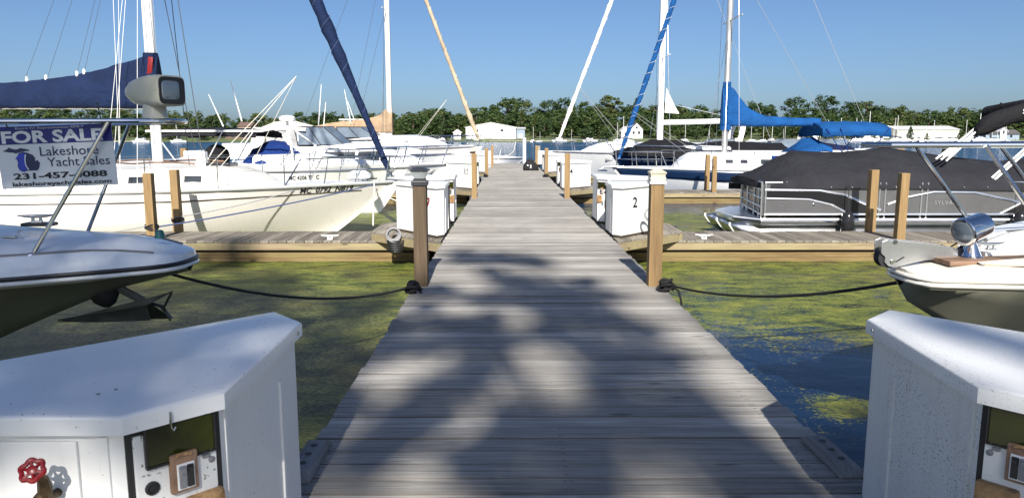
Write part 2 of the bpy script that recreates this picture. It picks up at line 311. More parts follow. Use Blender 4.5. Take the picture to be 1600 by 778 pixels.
# ------------------------------------------------------------------ mesh helpers
class MB:
    def __init__(s): s.bm = bmesh.new()
    def face(s, vs):
        try: return s.bm.faces.new(vs)
        except ValueError: return None
    def poly(s, pts): return s.face([s.bm.verts.new(p) for p in pts])
    def box(s, c, size, rz=0.0, rx=0.0, ry=0.0, bev=0.0):
        M = Matrix.Translation(c) @ Euler((rx, ry, rz)).to_matrix().to_4x4() @ Matrix.Diagonal((size[0], size[1], size[2], 1))
        r = bmesh.ops.create_cube(s.bm, size=1.0, matrix=M)
        if bev:
            es = {e for v in r['verts'] for e in v.link_edges}
            bmesh.ops.bevel(s.bm, geom=list(es), offset=bev, segments=2, affect='EDGES', profile=0.6)
        return s
    def rings(s, rings, closed=True, cap=True):
        R_ = [[s.bm.verts.new(p) for p in r] for r in rings]
        n = len(R_[0])
        for a, b in zip(R_[:-1], R_[1:]):
            for i in range(n if closed else n - 1):
                j = (i + 1) % n
                s.face([a[i], a[j], b[j], b[i]])
        if cap and closed:
            s.face(R_[0][::-1]); s.face(R_[-1])
        return s
    def tube(s, pts, r, seg=8, cap=True):
        pts = [Vector(p) for p in pts]
        rs = r if isinstance(r, (list, tuple)) else [r] * len(pts)
        rings = []; prev = None
        for i, p in enumerate(pts):
            d = (pts[min(i + 1, len(pts) - 1)] - pts[max(i - 1, 0)])
            if d.length < 1e-9: d = Vector((0, 0, 1))
            d.normalize()
            u = prev - d * prev.dot(d) if prev is not None else d.orthogonal()
            if u.length < 1e-6: u = d.orthogonal()
            u.normalize(); v = d.cross(u); prev = u
            rings.append([p + (u * math.cos(2 * PI * k / seg) + v * math.sin(2 * PI * k / seg)) * rs[i] for k in range(seg)])
        return s.rings(rings, True, cap)
    def lathe(s, prof, base=(0, 0, 0), axis=(0, 0, 1), seg=20, sx=1.0, sy=1.0):
        """prof: list of (radius, height along axis)"""
        ax = Vector(axis).normalized()
        u = ax.orthogonal().normalized() if abs(ax.z) < 0.99 else Vector((1, 0, 0)); v = ax.cross(u)
        B = Vector(base)
        return s.rings([[B + ax * h + (u * math.cos(2 * PI * k / seg) * sx + v * math.sin(2 * PI * k / seg) * sy) * max(r, 1e-4) for k in range(seg)] for r, h in prof])
    def prism(s, poly, z0, z1, bev=0.0):
        return s.rings([[(x, y, z0) for x, y in poly], [(x, y, z1) for x, y in poly]]) if not bev else s._bprism(poly, z0, z1, bev)
    def _bprism(s, poly, z0, z1, bev):
        n0 = len(s.bm.verts)
        cx = sum(p[0] for p in poly) / len(poly); cy = sum(p[1] for p in poly) / len(poly)
        def ins(k): return [(x + (cx - x) * k, y + (cy - y) * k) for x, y in poly]
        q = bev / max(max(abs(x - cx), abs(y - cy)) for x, y in poly)
        rr = [[(x, y, z0) for x, y in poly]]
        for a in (0, 30, 60, 90):
            k = q * (1 - math.cos(R(a))); z = z1 - bev * (1 - math.sin(R(a)))
            rr.append([(x, y, z) for x, y in ins(k)])
        return s.rings(rr)
    def slab(s, pts, nrm, th):
        """flat polygon given in 3D, thickened along nrm"""
        n = Vector(nrm).normalized() * th
        return s.rings([[Vector(p) for p in pts], [Vector(p) + n for p in pts]])
    def grid(s, P):
        V = [[s.bm.verts.new(p) for p in row] for row in P]
        for a, b in zip(V[:-1], V[1:]):
            for i in range(len(a) - 1): s.face([a[i], a[i + 1], b[i + 1], b[i]])
        return s
    def build(s, name, mat, parent=None, smooth=35, bevel=0.0, solid=0.0):
        bmesh.ops.remove_doubles(s.bm, verts=s.bm.verts, dist=1e-5)
        bmesh.ops.recalc_face_normals(s.bm, faces=s.bm.faces)
        me = bpy.data.meshes.new(name); s.bm.to_mesh(me); s.bm.free()
        me.materials.append(MATS[mat])
        if smooth:
            me.polygons.foreach_set('use_smooth', [True] * len(me.polygons))
            me.set_sharp_from_angle(angle=R(smooth))
        o = bpy.data.objects.new(name, me); COL.objects.link(o)
        if parent is not None: o.parent = parent
        if solid:
            md = o.modifiers.new('thickness', 'SOLIDIFY'); md.thickness = solid; md.offset = 0
        if bevel:
            md = o.modifiers.new('bevel', 'BEVEL'); md.width = bevel; md.segments = 2; md.limit_method = 'ANGLE'; md.angle_limit = R(40)
        return o
def tag(o, label, cat, group=None, kind=None):
    if label: o['label'] = label
    if cat: o['category'] = cat
    if group: o['group'] = group
    if kind: o['kind'] = kind
    return o
def thing(name, label, cat, loc=(0, 0, 0), rz=0.0, group=None):
    o = bpy.data.objects.new(name, None); COL.objects.link(o); o.empty_display_size = 0.2
    o.location = loc; o.rotation_euler = (0, 0, rz)
    return tag(o, label, cat, group)
def struct(o):
    o['kind'] = 'structure'; return o
def kids(o): return [c for c in bpy.data.objects if c.parent == o]
def copy_tree(o, parent=None):
    c = o.copy(); COL.objects.link(c); c.parent = parent
    for ch in kids(o): copy_tree(ch, c)
    return c
def curve_pts(a, b, sag, n=14):
    a, b = Vector(a), Vector(b)
    return [a.lerp(b, i / n) - Vector((0, 0, sag * 4 * (i / n) * (1 - i / n))) for i in range(n + 1)]
_font = {}
def text_mesh(body, size, bold=0.0, align='LEFT', space=1.0, sx=1.0):
    """flat triangles of a line of lettering in the xy plane: (verts, faces)"""
    c = bpy.data.curves.new('lettering', 'FONT'); c.body = body; c.size = size; c.align_x = align
    c.offset = bold; c.space_character = space; c.resolution_u = 3
    o = bpy.data.objects.new('lettering', c); COL.objects.link(o)
    bpy.context.view_layer.update()
    me = bpy.data.meshes.new_from_object(o.evaluated_get(bpy.context.evaluated_depsgraph_get()))
    V = [Vector((v.co.x * sx, v.co.y, 0)) for v in me.vertices]; F = [tuple(p.vertices) for p in me.polygons]
    bpy.data.objects.remove(o); bpy.data.curves.remove(c); bpy.data.meshes.remove(me)
    return V, F
def lettering(name, body, size, M, mat, parent, bold=0.0, align='CENTER', fn=None, space=1.0, sx=1.0):
    """M places the xy plane; or fn(x, y) -> point maps it on to a curved surface"""
    V, F = text_mesh(body, size, bold, align, space, sx)
    me = bpy.data.meshes.new(name)
    me.from_pydata([fn(v.x, v.y) if fn else M @ v for v in V], [], F); me.update()
    me.materials.append(MATS[mat])
    o = bpy.data.objects.new(name, me); COL.objects.link(o); o.parent = parent
    return o
def facing(loc, normal_angle=-90.0, tilt=0.0):
    """matrix for lettering that stands upright and faces the horizontal direction normal_angle (degrees, -90 = towards -Y)"""
    return Matrix.Translation(loc) @ Matrix.Rotation(R(normal_angle + 90), 4, 'Z') @ Matrix.Rotation(R(90), 4, 'X') @ Matrix.Rotation(R(tilt), 4, 'Z')
# ------------------------------------------------------------------ the setting: water, far shore, bank behind the camera
def sheet(name, x0, x1, y0, y1, z, mat, nx=1, ny=1, fz=None):
    b = MB()
    b.grid([[(x0 + (x1 - x0) * i / nx, y0 + (y1 - y0) * j / ny,
              z + (fz(x0 + (x1 - x0) * i / nx, y0 + (y1 - y0) * j / ny) if fz else 0)) for i in range(nx + 1)] for j in range(ny + 1)])
    o = b.build(name, mat, None, smooth=60); return struct(o)
sheet('water', -2500, 2500, -70, 3000, WATER, 'water')
SHORE = 400.0
def hill(x, y):
    k = max(0.0, y - SHORE)
    h = -0.9 + min(k, 8) * 0.27 + max(0, min(k - 8, 60)) * 0.02
    ridge = 7 + 5 * math.sin(x * 0.011 + 0.6) + (max(0.0, x - 60) * 0.022) + 2.5 * math.sin(x * 0.03) + max(0, -x - 200) * 0.01
    t = max(0.0, min(1.0, (k - 45) / 200)); h += ridge * t * t * (3 - 2 * t)
    return h
sheet('far_shore', -1500, 1500, SHORE - 1, SHORE + 650, WATER + 0.4, 'grass_ground', 120, 50, hill)
sheet('bank', -80, 80, -70, -2.5, WATER, 'grass_ground', 40, 30, lambda x, y: -0.5 + min(1.0, (-2.5 - y) * 0.5) * 1.0 + 0.1 * math.sin(x) * math.sin(y * 0.7) if y < -2.6 else -0.6)

# ------------------------------------------------------------------ main boardwalk
DL, DR, DEND = -1.0, 1.62, 46.3
walk = thing('boardwalk', 'long weathered grey plank boardwalk running straight out between the two rows of boats', 'dock')
b = MB(); y = -3.0; i = 0
while y < DEND - 0.1:
    jl, jr = rnd.uniform(-0.012, 0.012), rnd.uniform(-0.012, 0.012)
    dz = rnd.uniform(-0.003, 0.003)
    yy = (math.floor(y / 0.1525) + 0.5) * 0.1525
    b.box(((DL + DR) / 2 + (jl + jr) / 2, yy, -0.02 + dz), (DR - DL + jr - jl, 0.1435, 0.04), rx=rnd.uniform(-0.012, 0.012), rz=rnd.uniform(-0.0012, 0.0012))
    y += 0.1525
b.build('decking', 'deck_wood', walk, smooth=0, bevel=0.005)
for x in (DL + 0.03, DR - 0.03):
    b = MB(); b.box((x, (DEND - 3) / 2, -0.19), (0.05, DEND + 3, 0.28)); b.box((x, (DEND - 3) / 2, -0.45), (0.05, DEND + 3, 0.12)); b.build('side_board', 'side_fascia_wood', walk, smooth=0)
b = MB(); b.box(((DL + DR) / 2, DEND + 0.025, -0.19), (DR - DL - 0.12, 0.05, 0.28)); b.build('end_board', 'side_fascia_wood', walk, smooth=0)
b = MB()
for yy in range(0, 46, 4):
    for x in (DL + 0.4, DR - 0.4): b.tube([(x, yy + 0.5, -3), (x, yy + 0.5, -0.06)], 0.12, 10)
b.build('underside_piling', 'pile_wood', walk)

# ------------------------------------------------------------------ finger piers with gusset pads and mooring posts
PIERY = [1.5, 12.95, 24.1, 35.1]
side_word = {-1: 'left', 1: 'right'}
ordw = ['nearest', 'second', 'third', 'fourth']
def finger(side, yc, k):
    e = DL if side < 0 else DR
    lab = {(-1, 0): 'low wooden pier under the near left utility box',
           (1, 0): 'low wooden pier under the near right utility box',
           (-1, 1): 'low wooden finger pier in front of the cream sailboat with the navy sail cover',
           (1, 1): 'low wooden finger pier in front of the grey pontoon boat',
           (-1, 2): 'low wooden finger pier behind the white cuddy boat with the blue cover',
           (1, 2): 'low wooden finger pier in front of the sailboat with the navy hull stripe',
           (-1, 3): 'low wooden finger pier past the white express cruisers on the left',
           (1, 3): 'low wooden finger pier in front of the sailboat with the white furled jib'}[(side, k)]
    t = thing('finger_pier', lab, 'finger pier', (e, yc, FING), 0, 'finger piers off the boardwalk')
    x0, x1 = 0.32 * side, 9.0 * side
    lo, hi = min(x0, x1), max(x0, x1)
    b = MB(); x = lo
    while x < hi:
        b.box((x + 0.075, 0, -0.02 + rnd.uniform(-0.003, 0.003)), (0.1455, 1.30 + rnd.uniform(-0.012, 0.012), 0.04), rx=rnd.uniform(-0.002, 0.002)); x += 0.1525
    b.build('decking', 'finger_deck_wood', t, smooth=0, bevel=0.005)
    L, c = hi - lo, (lo + hi) / 2
    for s in (-1, 1):
        b = MB(); b.box((c, s * 0.640, -0.10), (L, 0.04, 0.115)); b.build('nosing', 'nosing_wood', t, smooth=0, bevel=0.006)
        b = MB(); b.box((c, s * 0.625, -0.245), (L - 0.02, 0.045, 0.085)); b.box((c, s * 0.628, -0.345), (L - 0.02, 0.05, 0.11)); b.build('side_board', 'fascia_wood', t, smooth=0, bevel=0.006)
    b = MB(); b.box((c, 0, -0.2), (L - 0.1, 1.15, 0.14)); b.build('frame', 'old_post_wood', t, smooth=0)
    # gusset pad, level with the boardwalk
    P = [(0.04, -1.85), (1.33, -0.58), (1.33, 0.58), (0.04, 1.85)]
    P = [(x * side, y) for x, y in P]
    b = MB(); b.prism(P, 0.115, 0.152); b.build('gusset_deck', 'finger_deck_wood', t, smooth=0, bevel=0.004)
    b = MB()
    for (xa, ya), (xb, yb) in zip(P[:-1], P[1:]):
        d = Vector((xb - xa, yb - ya, 0)); nrm = Vector((d.y, -d.x, 0)).normalized() * (0.02 if side > 0 else -0.02)
        m = Vector(((xa + xb) / 2, (ya + yb) / 2, 0.055)) - nrm
        b.box(m, (d.length - 0.03, 0.036, 0.14), rz=math.atan2(d.y, d.x))
    b.build('gusset_rim', 'nosing_wood', t, smooth=0, bevel=0.004)
    return t
for k, yc in enumerate(PIERY):
    for s in (-1, 1): finger(s, yc, k)

def post_mesh(name, x, y, z0, z1, mat, parent=None, lean=(0, 0), w_=0.14):
    b = MB(); M = Matrix.Translation((0, 0, 0))
    b.box((0, 0, (z1 - z0) / 2), (w_, w_, z1 - z0), bev=0.008)
    o = b.build(name, mat, parent, smooth=0)
    o.location = (x, y, z0); o.rotation_euler = (lean[0], lean[1], rnd.uniform(-0.05, 0.05))
    return o
fp = [(-6.06, 12.43, 'tan mooring post, left one of the pair in front of the cream sailboat', 0.97),
      (-6.09, 13.50, 'tan mooring post, right one of the pair in front of the cream sailboat', 0.98),
      (6.66, 12.43, 'tan mooring post, right one of the pair before the pontoon boat', 0.97),
      (6.70, 13.50, 'tan mooring post, left one of the pair before the pontoon boat', 0.98),
      (-6.0, 23.58, 'small tan mooring post, left one of the pair behind the white cuddy boat', 1.03),
      (-6.02, 24.68, 'small tan mooring post, right one of the pair behind the white cuddy boat', 1.02),
      (6.58, 23.58, 'small orange-brown mooring post rising from the pier beside the navy striped sailboat', 0.99),
      (6.62, 24.68, 'small pale mooring post against the white cabin of the navy striped sailboat', 1.01),
      (-6.2, 34.5, 'tiny mooring post on the farthest left pier', 1.0), (6.3, 34.5, 'tiny mooring post on the farthest right pier', 1.0)]
for x, y, lab, zt in fp:
    o = post_mesh('mooring_post', x, y, -2.0, zt, 'post_wood', lean=(rnd.uniform(-.008, .008), rnd.uniform(-.008, .008)))
    tag(o, lab, 'mooring post', 'square posts on the finger piers')
# posts along the boardwalk
dp = [(-0.93, 7.72, 'left'), (1.55, 7.72, 'right')]
for x, y, s in dp:
    t = thing('dock_post', 'tall square boardwalk post with a dark lantern cap' if s == 'left' else 'tall golden boardwalk post with a tan and white solar cap', 'mooring post', (x, y, 0), 0, 'posts along the boardwalk')
    b = MB()
    b.box((0, 0, -0.42), (0.14, 0.14, 3.0), bev=0.006); b.build('shaft', 'old_post_wood' if s == 'left' else 'post_wood', t, smooth=0)
    c = MB()
    if s == 'left':
        c.box((0, 0, 1.085), (0.165, 0.165, 0.05), bev=0.006); c.box((0, 0, 1.122), (0.125, 0.125, 0.028)); cp = c.build('cap', 'cap_dark', t, smooth=0)
        c = MB(); c.rings([[(sx_ * r, sy_ * r, z) for sx_, sy_ in ((-1, -1), (1, -1), (1, 1), (-1, 1))] for r, z in ((0.055, 1.137), (0.088, 1.215))]); c.build('lens', 'lamp_lens', cp, smooth=0)
        c = MB(); c.rings([[(sx_ * r, sy_ * r, z) for sx_, sy_ in ((-1, -1), (1, -1), (1, 1), (-1, 1))] for r, z in ((0.1, 1.216), (0.1, 1.226), (0.03, 1.25))]); c.build('roof', 'cap_dark', cp, smooth=0)
    else:
        c.box((0, 0, 1.13), (0.152, 0.152, 0.11), bev=0.006); c.rings([[(sx_ * r, sy_ * r, z) for sx_, sy_ in ((-1, -1), (1, -1), (1, 1), (-1, 1))] for r, z in ((0.085, 1.186), (0.085, 1.2), (0.03, 1.235))]); cp = c.build('cap', 'cap_tan', t, smooth=0)
        c = MB(); c.box((0, 0, 1.092), (0.168, 0.168, 0.03), bev=0.004); c.box((0, 0, 1.136), (0.160, 0.160, 0.02), bev=0.004); c.build('band', 'white_plastic', cp, smooth=0)
for x, y, lab in [(-0.9, 19.2, 'plain tan boardwalk post in front of the box numbered 15'), (1.52, 19.2, 'plain tan boardwalk post in front of the box numbered 4'),
                  (-0.9, 29.9, 'thin tan boardwalk post beyond the box numbered 15'), (1.52, 29.9, 'thin brown boardwalk post beyond the box numbered 4, near the black bag'),
                  (-0.9, 40.6, 'farthest thin boardwalk post on the left near the end'), (1.52, 40.6, 'farthest thin boardwalk post on the right behind the black bag')]:
    o = post_mesh('dock_post', x, y, -2.0, 1.16, 'post_wood'); tag(o, lab, 'mooring post', 'posts along the boardwalk')

# ------------------------------------------------------------------ white utility boxes in the corners of the piers
def utility_box(cx, cy, sx, sy, label, rot=0.0, detail=1, hyp_text=None, hyp_f=0.16, panel_text=None, dirty=False, text_mat='ink', z=0.0, h=0.81, su=1.0):
    t = thing('utility_box', label, 'utility box', (cx, cy, z), rot, 'white utility boxes along the boardwalk')
    bm_, lm = ('dirty_box_paint', 'dirty_lid_paint') if dirty else ('box_paint', 'lid_paint')
    def q(u, v, zz): return (u * sx * su, v * sy, zz)
    C = 0.35
    base = [(0, 0.2), (0, 1.03), (0.17, 1.22), (1.22, 0.17), (1.03, 0), (0.2, 0)]
    def inset(k): 
        out_ = []
        n = len(base)
        for i in range(n):
            p0, p1, p2 = Vector(base[i - 1]), Vector(base[i]), Vector(base[(i + 1) % n])
            d1, d2 = (p1 - p0).normalized(), (p2 - p1).normalized()
            n1, n2 = Vector((d1.y, -d1.x)), Vector((d2.y, -d2.x))
            m = (n1 + n2); m = m / max(m.dot(n1), 0.2)
            out_.append(tuple(p1 + m * k))
        return out_
    bod = inset(0.028)
    b = MB(); b.rings([[q(u, v, zz) for u, v in bod] for zz in (0.03, h - 0.052)])
    body = b.build('body', bm_, t, smooth=0, bevel=0.012)
    b = MB(); pl = inset(0.05); b.rings([[q(u, v, zz) for u, v in pl] for zz in (0.0, 0.032)]); b.build('plinth', 'old_post_wood', t, smooth=0)
    b = MB()
    # lid: overhanging tray with a rounded shoulder and a slight crown
    rr = [[q(u, v, zz) for u, v in inset(k)] for k, zz in ((0.012, h - 0.056), (0.0, h - 0.056), (0.0, h - 0.012), (0.002, h - 0.006), (0.006, h - 0.002), (0.012, h), (0.10, h + 0.004))]
    b.rings(rr); lid = b.build('lid', lm, t, smooth=33)
    if detail:
        b = MB()
        for (u, v) in ((0.35, 0.16), (0.32, 0.2)): b.lathe([(0.006, 0), (0.006, 0.004), (0.003, 0.006)], q(u, v, h + 0.001), seg=8)
        for (u, v, dx, dy) in ((-0.001, 0.96, -1, 0),): b.lathe([(0.008, 0), (0.007, 0.004)], q(u, v, h - 0.03), (dx * sx, dy, 0), 8)
        b.build('lid_screw', 'stripe_grey', lid)
    # ribs on the faces
    ribs = [(q(0.026, v, 0.04 + zt / 2), (0.012, 0.028, zt), 0) for v, zt in ((0.26, 0.71), (0.80, 0.60))] + [(q(u, 0.026, 0.39), (0.028, 0.012, 0.7), 0) for u in (0.27, 0.98)]
    for f in (0.05, 0.93):
        p = Vector((0.17, 1.22)).lerp(Vector((1.22, 0.17)), f) - Vector((0.707, 0.707)) * 0.028
        ribs.append((q(p.x, p.y, 0.39), (0.028, 0.012, 0.7), math.atan2(-1.0 * sy, 1.0 * sx)))
    for c_, s_, r_ in ribs:
        b = MB(); b.box(c_, s_, rz=r_, bev=0.004); b.build('rib', bm_, body, smooth=0)
    b = MB(); b.box(q(0.62, 0.022, 0.39), (0.56, 0.012, 0.68), bev=0.004); door = b.build('door', bm_, t, smooth=0)
    # chamfered meter panel
    e1 = (Vector((0, 0.2)) - Vector((0.2, 0))).normalized()      # along the panel
    nn = Vector((-0.7071, -0.7071)); mid = Vector((0.1, 0.1)) - nn * 0.028
    def pq(a, zz, outw):
        p = mid + e1 * a + nn * outw
        return q(p.x, p.y, zz)
    rzp = math.atan2(e1.y * sy, e1.x * sx)
    b = MB(); b.box(pq(0, 0.39, -0.004), (0.262, 0.02, 0.715), rz=rzp); b.build('gap_shade', 'rubber', t, smooth=0)  # black strip painted in for the shaded gap round the panel
    b = MB(); b.box(pq(0, 0.385, 0.003), (0.228, 0.02, 0.70), rz=rzp, bev=0.003); pan = b.build('meter_panel', 'panel_paint', t, smooth=0)
    b = MB(); b.box(pq(0.012, 0.695, 0.012), (0.19, 0.014, 0.115), rz=rzp, bev=0.003); mw = b.build('meter_window', 'meter_glass', pan, smooth=0)
    b = MB()
    for a0, z0, ww, hh in ((0.012, 0.7535, 0.196, 0.005), (0.012, 0.636, 0.196, 0.006), (-0.085, 0.695, 0.005, 0.115), (0.109, 0.695, 0.005, 0.115)):
        b.box(pq(a0, z0, 0.016), (ww, 0.016, hh), rz=rzp)
    b.build('window_frame', 'black_trim', pan, smooth=0)
    if detail:
        b = MB(); b.box(pq(0.014, 0.598, 0.016), (0.078, 0.026, 0.118), rz=rzp, bev=0.006); bx = b.build('breaker_plate', 'brown_plate', pan, smooth=0)
        b = MB(); b.box(pq(0.016, 0.588, 0.030), (0.050, 0.006, 0.078), rz=rzp, bev=0.002); b.build('breaker_bezel', 'white_plastic', bx, smooth=0)
        for a0 in (0.005, 0.027):
            b = MB(); b.box(pq(a0, 0.588, 0.034), (0.019, 0.008, 0.066), rz=rzp, bev=0.002); b.box(pq(a0, 0.608, 0.040), (0.014, 0.010, 0.016), rz=rzp, bev=0.002); b.build('breaker_switch', 'stripe_grey' if a0 < 0.01 else 'black_trim', bx, smooth=0)
        b = MB(); b.tube([pq(-0.01, 0.65, 0.03), pq(-0.004, 0.658, 0.034), pq(0.02, 0.655, 0.034), pq(0.034, 0.65, 0.03)], 0.005, 6); b.build('hasp', 'rust', bx)
        ax = Vector(q(*(nn), 0)).normalized()
        b = MB(); b.lathe([(0.020, 0), (0.020, 0.006), (0.014, 0.008), (0.013, 0.002)], pq(-0.073, 0.575, 0.012), ax, 14); b.build('socket', 'rubber', pan)
        for a0, z0, r in ((0.098, 0.606, 0.010), (0.096, 0.640, 0.004), (0.075, 0.638, 0.004), (-0.10, 0.545, 0.008), (-0.06, 0.63, 0.003)):
            b = MB(); b.lathe([(r, 0), (r, 0.004), (r * 0.5, 0.007)], pq(a0, z0, 0.012), ax, 10); b.build('panel_screw', 'stripe_grey', pan)
        b = MB(); b.box(pq(0.082, 0.622, 0.015), (0.022, 0.008, 0.010), rz=rzp, bev=0.002); b.build('latch', 'stripe_grey', pan)
        b = MB(); b.box(pq(0.068, 0.445, 0.018), (0.115, 0.04, 0.14), rz=rzp, bev=0.012); b.build('outlet_cover', 'rust', pan, smooth=0)
        b = MB(); b.tube([pq(-0.018, 0.79, 0.035), pq(-0.018, 0.745, 0.035), pq(-0.012, 0.735, 0.038), pq(-0.006, 0.742, 0.035)], 0.0035, 6); b.build('hook', 'stainless', pan)
    else:
        b = MB(); b.box(pq(0.0, 0.52, 0.016), (0.1, 0.026, 0.13), rz=rzp, bev=0.006); b.build('outlet_cover', 'brown_plate', pan, smooth=0)
    # hose bib with a red handwheel on the pier side
    vu, vz = 0.40, 0.675
    b = MB()
    b.tube([q(vu, 0.02, vz - 0.09), q(vu, -0.03, vz - 0.085), q(vu - 0.005, -0.045, vz - 0.05), q(vu - 0.005, -0.05, vz - 0.02), q(vu - 0.006, -0.078, vz + 0.01)], [0.012, 0.014, 0.018, 0.014, 0.008], 8)
    b.tube([q(vu, -0.04, vz - 0.06), q(vu + 0.03, -0.06, vz - 0.095), q(vu + 0.036, -0.065, vz - 0.125)], [0.014, 0.012, 0.013], 8)
    b.lathe([(0.02, 0), (0.022, 0.02), (0.016, 0.03)], q(vu, -0.035, vz - 0.14), (0, 0, 1), 8)
    val = b.build('hose_bib', 'old_brass', t)
    b = MB(); wc = Vector(q(vu - 0.006, -0.088, vz + 0.022)); ax = Vector((0.15, -0.75, 0.62)).normalized() if sy > 0 else Vector((0.1, 0.75, 0.6)).normalized()
    u1 = ax.orthogonal().normalized(); v1 = ax.cross(u1)
    ring = [wc + (u1 * math.cos(a) + v1 * math.sin(a)) * (0.027 + 0.003 * math.cos(6 * a)) for a in [2 * PI * i / 36 for i in range(37)]]
    b.tube(ring, 0.0065, 6)
    for i in range(6):
        a = 2 * PI * i / 6; b.tube([wc, wc + (u1 * math.cos(a) + v1 * math.sin(a)) * 0.027], 0.0045, 5)
    b.lathe([(0.013, -0.006), (0.013, 0.006), (0.006, 0.009)], wc, ax, 8)
    b.build('handwheel', 'red_paint', val)
    if hyp_text:
        p = Vector((0.17, 1.22)).lerp(Vector((1.22, 0.17)), hyp_f) - Vector((0.7071, 0.7071)) * 0.026
        ang = math.degrees(math.atan2(sy, sx))
        off = Vector((0.7071 * sx, 0.7071 * sy, 0)) * 0.004
        M = facing(Vector(q(p.x, p.y, 0.46)) + off, ang)
        lettering('number', hyp_text, 0.23, M, text_mat, body, bold=0.004, sx=1.15)
    if panel_text:
        a_ = math.degrees(math.atan2(nn.y * sy, nn.x * sx))
        lettering('number', panel_text, 0.11, facing(Vector(pq(0, 0.33, 0.0165)), a_), 'ink', pan, bold=0.003)
    return t
utility_box(-0.845, 1.90, -1, 1, 'large clean white utility box with a red valve in the near left corner', R(0), 1)
utility_box(1.41, 1.94, 1, 1, 'large dirt-speckled white utility box in the near right corner', R(-4.0), 1, dirty=True)
for k, yc in enumerate(PIERY[1:], 1):
    for s in (-1, 1):
        e = (DL + 0.0) if s < 0 else (DR - 0.0)
        pos = {1: 'first pier', 2: 'second pier', 3: 'third pier'}[k]
        txt = {(1, 1): '2', (1, -1): '7', (2, -1): '15', (2, 1): '4'}.get((k, s))
        lab = {(1, 1): 'white utility box with a black number 2 beside the tan and white capped post',
               (1, -1): 'white utility box with a red number, partly behind the post with the dark lantern cap',
               (2, -1): 'white utility box numbered 15 behind the plain tan post',
               (2, 1): 'white utility box numbered 4 behind the plain tan post',
               (3, -1): 'small white utility box before the far left pier', (3, 1): 'small white utility box next to the black bag'}[(k, s)]
        utility_box(e, yc - 0.33, s, -1, lab, 0, 1 if k < 2 else 0, hyp_text=txt, text_mat='red_paint' if txt == '7' else 'ink', h=0.83, su=0.77 if (k, s) == (1, -1) else 0.85, hyp_f=0.2 if txt != '2' else 0.3, dirty=(k == 1 and s == 1))
        lab = {(1, 1): 'white utility box with a small number 3 on its outlet panel, behind box 2',
               (1, -1): 'white utility box back to back with the box behind the dark lantern post',
               (2, -1): 'white utility box back to back with the box numbered 15', (2, 1): 'white utility box back to back with the box numbered 4',
               (3, -1): 'tiny white utility box beyond the far left pier', (3, 1): 'tiny white utility box beyond the far right pier'}[(k, s)]
        utility_box(e, yc + 0.42, s, 1, lab, 0, 1 if k < 2 else 0, panel_text='3' if (k, s) == (1, 1) else None, h=0.86 if k == 1 else 0.82, su=0.85)
for s in (-1, 1):
    utility_box(DL if s < 0 else DR, 44.6, s, -1, 'last tiny white utility box at the end of the boardwalk, on the %s' % side_word[s], 0, 0)

# ------------------------------------------------------------------ cleats, ropes, bag, piling, hoses
def horn_cleat(parent=None, mat='white_plastic', s=1.0):
    b = MB(); b.box((0, 0, 0.012 * s), (0.09 * s, 0.05 * s, 0.024 * s), bev=0.006 * s)
    for x in (-0.03, 0.03): b.lathe([(0.016 * s, 0), (0.012 * s, 0.05 * s)], (x * s, 0, 0.02 * s), seg=8)
    b.tube([(-0.15 * s, 0, 0.075 * s), (-0.08 * s, 0, 0.066 * s), (0, 0, 0.064 * s), (0.08 * s, 0, 0.066 * s), (0.15 * s, 0, 0.075 * s)], [0.006 * s, 0.014 * s, 0.017 * s, 0.014 * s, 0.006 * s], 8)
    return b.build('dock_cleat', mat, parent)
for x, y, r, lab in [(-3.05, 12.45, 0.05, 'white horn cleat on the pier beside the cream sailboat bow'), (3.35, 12.5, -0.08, 'white horn cleat on the pier by the pontoon boat')]:
    c = horn_cleat(); c.location = (x, y, FING + 0.001); c.rotation_euler.z = r; tag(c, lab, 'cleat', 'cleats on the finger piers')
for x, y, r, lab in [(-0.965, 3.36, 0.0, 'weathered grey edge block bolted to the left edge of the boardwalk'), (1.575, 3.40, 0.03, 'weathered grey edge block bolted to the right edge of the boardwalk')]:
    t = thing('edge_block', lab, 'cleat block', (x, y, 0), r, 'edge blocks of the boardwalk')
    b = MB(); b.rings([[(xx, yy, z) for xx, yy in ((-ww, -l), (ww, -l), (ww, l), (-ww, l))] for ww, l, z in ((0.062, 0.22, 0.002), (0.062, 0.22, 0.02), (0.045, 0.17, 0.05))])
    b.build('block', 'cleat_wood', t, smooth=0, bevel=0.008)
    for yy in (-0.1, 0.0, 0.1):
        b = MB(); b.lathe([(0.016, 0), (0.016, 0.006), (0.008, 0.01)], (0, yy, 0.05), seg=8); b.build('bolt', 'anchor_metal', t)
def rope_heap(name, loc, label, mat='black_rope', r=0.014, size=0.075, turns=4, seed=1):
    g = random.Random(seed); pts = []
    n = turns * 14
    for i in range(n):
        a = 2 * PI * i / 14; f = i / n
        rr = size * (0.95 - 0.4 * f + 0.15 * math.sin(a * 0.7 + seed))
        pts.append((math.cos(a) * rr, math.sin(a) * rr * 0.8, 0.016 + 0.11 * f + 0.014 * math.sin(a * 1.3)))
    b = MB(); b.tube(pts, r, 7)
    b.tube([(-size * 1.1, 0.0, 0.03), (-size * .3, 0.03, 0.11), (size * 0.5, -0.02, 0.1), (size * 1.2, 0.02, 0.04)], r, 7)
    b.lathe([(0.035, 0), (0.04, 0.02), (0.02, 0.09), (0.03, 0.11)], (0, 0, 0), seg=8)
    o = b.build(name, mat); o.location = loc; return tag(o, label, 'rope')
rope_heap('rope_coil', (-0.97, 7.28, 0.0), 'black rope wound on a cleat by the dark lantern post', seed=1)
rope_heap('rope_coil', (1.61, 7.38, 0.0), 'black rope wound on a cleat by the tan and white capped post', seed=4, size=0.085)
rope_heap('rope_coil', (3.0, 13.35, FING), 'small black rope coil lying on the right pier near the pontoon boat', seed=3, size=0.1, turns=3)
